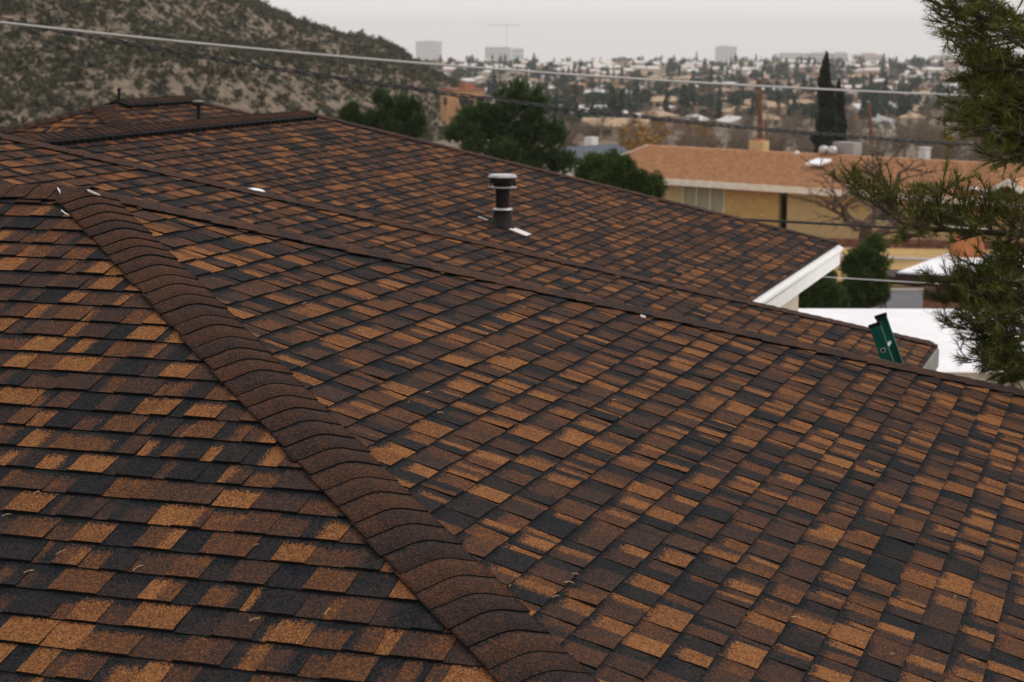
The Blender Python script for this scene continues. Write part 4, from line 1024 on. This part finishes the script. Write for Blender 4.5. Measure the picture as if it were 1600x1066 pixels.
while nb_ < 270:
    py = random.uniform(128, 238); px = random.uniform(820, 1600)
    if nb_ < 175: py = random.uniform(182, 300); px = random.uniform(880, 1620)
    u, v = ground_at(px, py)
    if v < 165: continue
    random.choice(T_bare).put(W(u, v), random.uniform(0, 6.28), random.uniform(.7, 1.05) * (.95 if v > 420 else 1.0), 'leafless grey brown tree ' + where_of(px, v), 'leafless winter trees ' + row_of(v)); nb_ += 1

# --- large buildings on the skyline
def block(label, px0, px1, pytop, v, wallc, floors, bays, roofbox=None, wing=None, depth=30, band=(.10, .12, .14)):
    v *= 2.3; base = gz(v) - 1; u0, u1 = (px0 - 800) / FPX * v, (px1 - 800) / FPX * v; zt = at((px0 + px1) / 2, pytop, v)[2]
    t = thing('building', label, 'building', W((u0 + u1) / 2, v + depth / 2, base)); wm = mat('far_block_wall', wallc, .9, .06, .05); gm = mat('far_block_glass', band, .4, .1, .05)
    b = MB(); b.box(W((u0 + u1) / 2, v + depth / 2, (base + zt) / 2), AR * (u1 - u0) / 2, AH * depth / 2, (0, 0, (zt - base) / 2)); b.build('wall', wm, t)
    fh = (zt - base) / floors; bw = (u1 - u0) / bays
    for f in range(floors):
        b = MB()
        for k in range(bays): b.box(W(u0 + (k + .5) * bw, v - .15, base + (f + .55) * fh), AR * bw * .34, AH * .25, (0, 0, fh * .26))
        b.build('window_row', gm, t)
    b = MB(); b.box(W((u0 + u1) / 2, v + depth / 2, zt + .45), AR * ((u1 - u0) / 2 + .3), AH * (depth / 2 + .3), (0, 0, .45)); b.build('parapet', wm, t)
    if roofbox:
        for (a, c, hh) in roofbox: b = MB(); b.box(W((a + c - 1600) / 2 / FPX * v, v + depth / 2, zt + .9 + hh / 2), AR * (c - a) / 2 / FPX * v, AH * depth * .25, (0, 0, hh / 2)); b.build('roof_box', wm, t)
    return t
block('pale beige block on the skyline above the hill foot', 650, 690, 65, 3300, (.50, .45, .40), 7, 10, [(664, 680, 3)])
block('grey low block under construction below the tower crane', 757, 797, 74, 2900, (.36, .38, .40), 5, 8)
block('pale greenish annexe right of the building below the crane', 798, 817, 76, 2950, (.48, .52, .50), 4, 5)
block('white tower with red end walls on the right skyline', 1114, 1146, 73, 2600, (.62, .60, .58), 9, 5, [(1122, 1134, 4)])
for a, c in ((1109, 1114), (1146.2, 1151)):
    pass
block('long pale hospital wing left of the cypress', 1213, 1250, 83, 2500, (.52, .53, .52), 6, 10)
block('blue grey hospital block with dark window bands behind the cypress', 1250, 1318, 84, 2400, (.40, .44, .47), 5, 14, [(1262, 1282, 3), (1300, 1316, 4)])
block('pink tan square block right of the cypress', 1327, 1374, 86, 2200, (.50, .33, .27), 6, 10, [(1340, 1362, 4)])
block('pink brick block stepping up at the far right skyline', 1410, 1452, 97, 2100, (.46, .32, .28), 4, 9)
block('taller pink brick block behind the pine branch', 1452, 1480, 87, 2150, (.46, .31, .27), 6, 6)
block('low pale brick block beside the pine branch', 1480, 1512, 96, 2120, (.50, .40, .36), 4, 7)
block('faint grey tower on the skyline at the hill slope', 528, 541, 50, 3600, (.42, .47, .52), 8, 3)
# --- tower crane
cv = 6200; cbase = W((791 - 800) / FPX * cv, cv); ctop = at(791, 40, cv); jz = ctop[2]
cr_ = thing('tower_crane', 'tower crane with long thin jib on the hazy skyline', 'crane', cbase); cm = mat('crane_steel', (.34, .36, .38), .6, .1, .1)
b = MB()
for sx, sy in ((-1, -1), (1, -1), (1, 1), (-1, 1)): b.box((cbase + ctop) / 2 + AR * sx * .9 + AH * sy * .9, AR * .35, AH * .35, (0, 0, (jz - cbase[2]) / 2))
k = 0; z = cbase[2]
while z < jz: b.box(np.array([ctop[0], ctop[1], z]), AR * 1.2, AH * 1.2, (0, 0, .25)); z += 3.5
b.build('mast', cm, cr_)
jl = at(762, 40, cv); jr = at(811, 40, cv)
b = MB(); b.tube([jl, ctop, jr], .75, 4); b.tube([jl + np.array([0, 0, .8]), ctop + np.array([0, 0, 2.2]), jr + np.array([0, 0, 1.2])], .3, 4); b.build('jib', cm, cr_)
b = MB(); b.box(jr - np.array([0, 0, 1.6]), AR * 2.6, AH * .9, (0, 0, 1.5)); b.build('counterweight', cm, cr_)
b = MB(); b.box(ctop + np.array([0, 0, 2.2]), AR * .7, AH * .7, (0, 0, 3.2)); b.box(ctop + AR * 2 - np.array([0, 0, 1.8]), AR * 1.1, AH * 1, (0, 0, 1.2)); b.build('cab', cm, cr_)

# --- trees standing singly in the middle distance
def bushy_pine(nm, label, px0, px1, pytop, v, lobes, n, seed, leaf='pinemid', dens=.16, per=9, size=.20):
    """lobes given as (px, py, radius px) with the tree standing at distance v"""
    k = v / FPX; cpx = (px0 + px1) / 2; base = place(cpx, v); rr = random.Random(seed)
    t = thing(nm, label, 'tree', base)
    Ls = []
    for (a, c, r) in lobes:
        for _ in range(4):          # smaller plumes round each mass
            ang = rr.uniform(0, 6.28); q = at(a + math.cos(ang) * r * .62, c + math.sin(ang) * r * .55, v) + AH * rr.uniform(-1, 1) * r * k * .8
            e_ = r * k * rr.uniform(.30, .46); Ls.append((*q, e_, e_, e_ * 1.25))
    L_ = np.array(Ls); wts = L_[:, 3] ** 2; wts /= wts.sum(); idx = RNG.choice(len(L_), size=n, p=wts); d = RNG.normal(size=(n, 3)); d[:, 2] += .35; d /= np.linalg.norm(d, axis=1)[:, None]
    C = L_[idx, :3] + d * L_[idx, 3:6] * (0.25 + .80 * RNG.random((n, 1)) ** .6); D = d * .8 + np.array([0, 0, .75]) + RNG.normal(size=d.shape) * .25; D /= np.linalg.norm(D, axis=1)[:, None]
    m_ = 3; ln = size * RNG.uniform(.8, 2.0, (n, 1)); C3_ = np.concatenate([C + D * ln * (j / m_) for j in range(m_)]); D3_ = np.concatenate([D] * m_)
    V, F = needle_tris(C3_, D3_, per, size * .75, size * .075, .55)
    link('crown', tri_mesh('crown', V - base, F, [M[leaf]]), t)
    b = MB(); topp = at(lobes[0][0], lobes[0][1], v); b.tube([base - np.array([0, 0, .5]), (base + topp) / 2, topp], [.16, .11, .03], 8)
    for (a, c, r) in lobes[::2]:
        q = at(a, c, v); m_ = base + (topp - base) * max(.2, min(.9, (q[2] - base[2]) / (topp[2] - base[2]) - .15)); b.tube([m_, (m_ + q) / 2 + np.array([0, 0, -.05]), q], [.05, .035, .015], 5)
    b.build('trunk', M['bark'], t); return t
bushy_pine('pine_tree', 'large bushy dark green pine standing behind the back roof', 700, 890, 135, 62,
           [(795, 160, 24), (810, 148, 14), (770, 172, 24), (830, 180, 22), (745, 195, 26), (800, 200, 34), (850, 210, 26), (718, 215, 18), (760, 225, 34), (820, 235, 40), (866, 240, 24), (730, 245, 26), (782, 262, 36), (846, 270, 34), (884, 258, 14), (715, 200, 12), (752, 178, 12), (842, 160, 12), (870, 216, 12)], 4200, 1, per=7, size=.21)
bushy_pine('pine_tree', 'smaller bushy pine left of the large one, against the hill', 570, 662, 150, 66,
           [(598, 165, 16), (590, 185, 18), (632, 162, 14), (636, 182, 18), (612, 196, 22), (650, 196, 13), (582, 204, 15), (640, 206, 20), (612, 214, 22)], 1700, 2, per=7, size=.2)
bushy_pine('pine_tree', 'small dark green treetop at the back roof hip', 538, 562, 160, 66, [(549, 174, 9), (548, 186, 11), (552, 200, 13)], 500, 3, per=8, size=.2)
bushy_pine('evergreen_shrub', 'bright green bushy shrub in front of the tan roofed house', 898, 1036, 245, 50,
           [(950, 258, 14), (930, 268, 18), (968, 270, 18), (915, 276, 14), (985, 282, 18), (1010, 292, 14), (1026, 294, 11), (950, 285, 24), (1000, 300, 16), (975, 300, 20), (1028, 302, 10)], 2600, 4, leaf='juniper', per=8, size=.17)
bushy_pine('juniper', 'tall upright dark juniper beyond the white eave board', 1310, 1382, 375, 46,
           [(1366, 388, 9), (1360, 402, 14), (1340, 412, 16), (1372, 415, 11), (1350, 430, 20), (1326, 430, 14), (1335, 452, 22), (1365, 448, 16), (1350, 470, 22), (1376, 470, 12), (1322, 468, 16)], 3200, 5, leaf='juniper', per=9, size=.17)
bushy_pine('juniper', 'low rounded dark juniper under the white eave board', 1240, 1312, 430, 42,
           [(1290, 446, 14), (1270, 458, 18), (1300, 462, 14), (1255, 472, 18), (1282, 478, 20), (1305, 480, 12), (1242, 482, 14)], 2400, 6, leaf='juniper', per=9, size=.15)
def cyp(label, px, top, v, w, seed):
    p = place(px, v); h = at(px, top, v)[2] - p[2]; T = column_tree(seed, h, w, int(5200 * w), size=.22); T.put(p, 0, 1.0, label, 'tree')
cyp('tall dark cypress rising above the tan roof', 1279, 82, 165, 2.5, 90)
cyp('shorter cypress touching the tall one on its right', 1299, 124, 168, 1.5, 91)
cyp('slim cypress merged with the right side of the tall pair', 1305, 140, 172, 1.2, 92)
Ty = round_tree(95, 7.0, 6.5, 1500, 'yellow', 'yellow_tree', .20); Ty.put(place(998, 150), 0, 1.0, 'orange yellow winter willow left of the tan roof', 'tree')
Ty.put(place(1085, 230), 2, .8, 'small yellowish tree behind the tan roof', 'tree')
BT = Bare(99, M['twigred'], h=7.0, levels=5, kids=3, spread=.8, r0=.30, up=.10, ratio=.74, rmin=.019)
_c = np.array([v_.co[:] for v_ in BT.me.vertices]); _w = (np.percentile(_c[:, 0], 98) - np.percentile(_c[:, 0], 2) + np.percentile(_c[:, 1], 98) - np.percentile(_c[:, 1], 2)) / 2; _h = np.percentile(_c[:, 2], 99)
BT.put(place(1345, 90), 1.1, (8.0 / _w, 8.0 / _w, 4.9 / _h), 'wide leafless red brown tree on the lawn before the tan house')
Bare(120, M['twigred'], h=5, levels=5, spread=.8, r0=.12).put(place(1500, 140), 0, 1.1, 'leafless tree with yellow mistletoe behind the right roof end')
for k, (px, py, r) in enumerate(((1484, 222, 9), (1505, 212, 6), (1537, 229, 8))):
    Ls = [(*at(px, py, 138), r * 138 / FPX, r * 138 / FPX, r * 138 / FPX * 1.2)]; V, F = crown_tris(Ls, 260, .13); o = link('mistletoe', tri_mesh('mistletoe', V, F, [M['mistle']]))
    tag(o, ('large yellow mistletoe ball low at the left of the bare tree', 'small yellow mistletoe ball highest in the bare tree', 'yellow mistletoe ball half behind the pine branch')[k], 'mistletoe')

# ================================================================== POLES AND WIRES
M['wood'] = mat('weathered_pole_wood', (0.16, 0.075, 0.045), .9, .3, 3, .01)
def pole(label, px, top, v, r, cross=False):
    p = place(px, v); q = at(px, top, v); t = thing('utility_pole', label, 'pole', p)
    b = MB(); b.tube([p - np.array([0, 0, .4]), (p + q) / 2, q], [r * 1.15, r, r * .85], 14); b.build('shaft', M['wood'], t)
    b = MB(); b.lathe(q, [(r * .95, -.03), (r * .95, .05), (r * .4, .12)], 14); b.build('pole_cap', M['greywood'], t)
    b = MB(); b.tube([q - np.array([0, 0, .9]) - AR * .05 - AH * r, q - np.array([0, 0, .9]) - AH * (r + .12)], .05, 8); b.build('insulator', M['greywood'], t)
pole('thick brown utility pole rising behind the chimney of the tan roof', 1186, 124, 138, .21)
pole('thinner tan utility pole right of the cypress', 1357, 160, 230, .26)
b = MB(); p = place(1197, 134); b.tube([p, at(1197, 190, 134)], .09, 10); b.lathe(at(1197, 190, 134), [(.11, -.05), (.11, .03)], 10); tag(b.build('flue_pipe', M['wood']), 'thin brown pipe beside the thick utility pole', 'pipe')
def cable_pts(fn, px0, px1, v0, v1, n=60):
    out = []
    u0, u1 = (px0 - 800) / FPX * v0, (px1 - 800) / FPX * v1
    for i in range(n + 1):
        t = i / n; u, v = u0 + (u1 - u0) * t, v0 + (v1 - v0) * t
        px = 800 + FPX * u / v; out.append(at(px, fn(px), v))
    return out
def quad_fit(pts): c = np.polyfit([p[0] for p in pts], [p[1] for p in pts], 2); return lambda x: float(np.polyval(c, x))
M['palewire'] = mat('pale_cable_sheath', (.42, .40, .39), .5, .1, 3)
M['blackwire'] = mat('black_cable_sheath', (.014, .014, .016), .5, .2, 3)
b = MB(); b.tube(cable_pts(quad_fit([(0, 35), (300, 67), (540, 89), (800, 109.5), (1060, 128), (1300, 140), (1530, 150)]), -250, 1800, 24, 34), .017, 8)
tag(b.build('cable', M['palewire']), 'pale overhead cable running across the whole view', 'cable')
base_pts = cable_pts(quad_fit([(169, 62), (540, 124), (834, 165), (1070, 190), (1263, 206), (1560, 230)]), -250, 1800, 26, 36, 420)
b = MB()
for s_ in range(3):
    pp = []
    for i, q in enumerate(base_pts):
        a = i * .36 + s_ * 2.094; pp.append(q + AH * .024 * math.cos(a) + np.array([0, 0, .024 * math.sin(a)]))
    b.tube(pp, .012 if s_ else .010, 5)
tag(b.build('twisted_cable', M['blackwire']), 'dark twisted overhead cable below the pale one', 'cable')
b = MB(); b.tube(cable_pts(lambda x: 343 + (x - 1165) * .055, 1000, 1800, 29, 31, 20), .020, 8); tag(b.build('cable', M['blackwire']), 'black cable crossing in front of the tan house wall', 'cable')
b = MB(); b.tube(cable_pts(lambda x: 432 + (x - 1275) * .06, 1262, 1800, 24.6, 33, 20), .0055, 8); tag(b.build('cable', M['palewire']), 'thin pale cable below the white eave board', 'cable')

# ================================================================== NEAR PINE AT THE RIGHT
pv = 12.6
tb = W(4.75, 13.2, GRD - .1)
pine = thing('pine_tree', 'near pine with needle covered branches hanging in from the right edge', 'tree', tb)
b = MB(); b.tube([tb - np.array([0, 0, .3]), tb + np.array([.02, .05, 2.2]), tb + np.array([-.05, .02, 4.4]), tb + np.array([0, .05, 7.0])], [.24, .20, .16, .08], 14); b.build('trunk', M['bark'], pine)
def trunk_at(z): return tb + np.array([0, 0.03, max(.2, min(6.9, z - tb[2]))])
SC_, SD_ = [], []
def shoots_on(mb, a, c, n_side, lmin, lmax, rad, droop=0.0, nfrom=.25, dens=1.0):
    """a limb from a to c with side twigs that carry needles"""
    a, c = np.asarray(a, float), np.asarray(c, float); L_ = np.linalg.norm(c - a); t = unit(c - a)
    mid = (a + c) / 2 + np.array([random.uniform(-.05, .05), random.uniform(-.05, .05), random.uniform(-.06, .02)]) * L_
    pts = [a, (a + mid) / 2, mid, (mid + c) / 2, c]; mb.tube(pts, [rad, rad * .85, rad * .7, rad * .5, rad * .3], 6)
    def pt(s): 
        s = s * 4; i = min(3, int(s)); return pts[i] + (pts[i + 1] - pts[i]) * (s - i)
    for k in range(n_side):
        s = nfrom + (1 - nfrom) * (k + random.random()) / n_side; q = pt(min(.999, s))
        d = unit(t * random.uniform(.35, 1.0) + np.array([random.gauss(0, .55), random.gauss(0, .55), random.gauss(.25, .35)]))
        l = random.uniform(lmin, lmax); e_ = q + d * l; mb.tube([q, (q + e_) / 2 + np.array([0, 0, -.01]), e_], [rad * .35 + .002, .004, .0025], 4, caps=False)
        needles(q + d * l * .35, e_, dens)
        for j in range(random.choice((1, 2, 2))):
            s2 = random.uniform(.3, .8); d2 = unit(d + np.array([random.gauss(0, .6), random.gauss(0, .6), random.gauss(.2, .4)])); q2 = q + d * l * s2; l2 = l * random.uniform(.4, .7)
            mb.tube([q2, q2 + d2 * l2], [.004, .002], 3, caps=False); needles(q2 + d2 * l2 * .25, q2 + d2 * l2, dens)
    needles(pt(.9), c + t * .05, dens)
def needles(a, c, dens=1.0):
    n = max(6, int(np.linalg.norm(c - a) / .0036 * dens)); s = RNG.random((n, 1)) ** .8; SC_.append(a + (c - a) * s); SD_.append(np.repeat(unit(c - a)[None, :], n, 0))
tw = MB()
def J(px, py, dv=0.0): return at(px, py, pv + dv)
def limb(px0, py0, targets, rad, dv0=.3):
    """a limb leaving the trunk out of frame on the right"""
    q = J(px0, py0, dv0); base = trunk_at(q[2] + .15); tw.tube([base, (base + q) / 2 + np.array([0, 0, .03]), q], [rad * 1.6, rad * 1.3, rad], 8)
    return q
# upper mass
for (ox, oy, tg) in ((1640, 60, [(1452, 2), (1470, 30), (1500, -20), (1520, 20), (1480, 55)]), (1650, 120, [(1490, 82), (1500, 100), (1525, 70), (1540, 110), (1515, 125), (1560, 40)]),
                     (1655, 180, [(1505, 160), (1530, 140), (1545, 175), (1550, 150), (1520, 185), (1570, 120)]), (1660, 230, [(1492, 186), (1535, 205), (1560, 215), (1575, 235), (1580, 190), (1545, 190)])):
    q = limb(ox, oy, tg, .028)
    for (tx, ty) in tg:
        m_ = J((ox * .45 + tx * .55), (oy * .45 + ty * .55) + random.uniform(-8, 8), random.uniform(-.35, .35)); tw.tube([q, m_], [.018, .011], 6)
        shoots_on(tw, m_, J(tx, ty, random.uniform(-.4, .4)), 15, .10, .22, .010, nfrom=.0)
        mm = (q + m_) / 2; shoots_on(tw, mm, mm + (J(tx, ty, 0) - mm) * .5 + np.array([random.uniform(-.2, .2), random.uniform(-.2, .2), random.uniform(-.1, .15)]), 12, .10, .22, .009, nfrom=.1)
# middle branch reaching left
q = limb(1650, 372, None, .030)
path_ = [q, J(1585, 366, .1), J(1520, 362, 0), J(1455, 358, -.05), J(1408, 348, -.05), J(1370, 322, 0), J(1336, 300, 0)]
tw.tube(path_, [.026, .022, .018, .014, .011, .008, .005], 8)
for (bx, by, tx, ty) in ((1370, 322, 1323, 282), (1390, 335, 1352, 290), (1408, 348, 1388, 300), (1430, 352, 1440, 300), (1455, 358, 1398, 310), (1470, 358, 1470, 292), (1480, 360, 1432, 318), (1520, 362, 1500, 300),
                         (1530, 363, 1480, 328), (1550, 364, 1545, 308), (1575, 366, 1530, 325), (1600, 368, 1585, 310), (1610, 370, 1565, 335), (1500, 361, 1448, 345), (1450, 357, 1405, 372), (1540, 364, 1490, 378), (1590, 367, 1560, 385), (1620, 370, 1600, 330), (1640, 375, 1590, 390)):
    shoots_on(tw, J(bx, by, random.uniform(-.15, .15)), J(tx, ty, random.uniform(-.35, .35)), 13, .09, .19, .008, nfrom=.1)
# lower mass
for (ox, oy, tg) in ((1650, 430, [(1452, 437), (1475, 452), (1520, 415), (1540, 440), (1500, 430), (1560, 400), (1575, 425)]), (1660, 480, [(1476, 470), (1500, 490), (1530, 470), (1555, 490), (1580, 460), (1515, 455)]),
                     (1665, 530, [(1484, 512), (1510, 530), (1545, 520), (1570, 540), (1590, 510), (1530, 500)]), (1670, 580, [(1508, 560), (1530, 572), (1560, 575), (1585, 565), (1545, 550), (1598, 590), (1570, 590)])):
    q = limb(ox, oy, tg, .024)
    for (tx, ty) in tg:
        m_ = J((ox * .4 + tx * .6), (oy * .4 + ty * .6) + random.uniform(-8, 8), random.uniform(-.35, .35)); tw.tube([q, m_], [.014, .009], 6)
        shoots_on(tw, m_, J(tx, ty, random.uniform(-.4, .4)), 12, .09, .19, .008, nfrom=.0)
        mm = (q + m_) / 2; shoots_on(tw, mm, mm + (J(tx, ty, 0) - mm) * .55 + np.array([random.uniform(-.2, .2), random.uniform(-.2, .2), random.uniform(-.1, .12)]), 11, .09, .19, .008, nfrom=.1)
tw.tube([J(1620, 60, 0), J(1560, 70, .05), J(1520, 82, .05), J(1486, 79, .05)], [.012, .009, .006, .003], 6)
tw.build('branches', M['bark'], pine)
V, F = needle_tris(np.concatenate(SC_), np.concatenate(SD_), 1, .080, .0020, .60)
o = link('crown', tri_mesh('crown', V - tb, F, [M['needle']]), pine)
NEEDLES = len(F)

# ================================================================== HAZE
bm_ = MB(); zlo = CAM[2] - 166.0; zhi = 52.0
bm_.box((CAM[0], CAM[1], (zlo + zhi) / 2), AR * 9600, AH * 9600, (0, 0, (zhi - zlo) / 2))
hm = bpy.data.materials.new('pale_air'); hm.use_nodes = True; hn = hm.node_tree; hn.nodes.clear()
pv_ = hn.nodes.new('ShaderNodeVolumePrincipled'); ho = hn.nodes.new('ShaderNodeOutputMaterial'); hn.links.new(pv_.outputs[0], ho.inputs['Volume'])
pv_.inputs['Color'].default_value = (0.955, 0.98, 1.0, 1); pv_.inputs['Density'].default_value = 1.25e-4; pv_.inputs['Density Attribute'].default_value = ''
pv_.inputs['Anisotropy'].default_value = 0.25
hz = bm_.build('haze', hm); tag(hz, 'pale haze filling the air over the town', 'haze', kind='stuff')
print('TABS', len(TABS), 'needles', NEEDLES, 'houses', nh, 'trees', ntree, 'objs', len(bpy.data.objects))
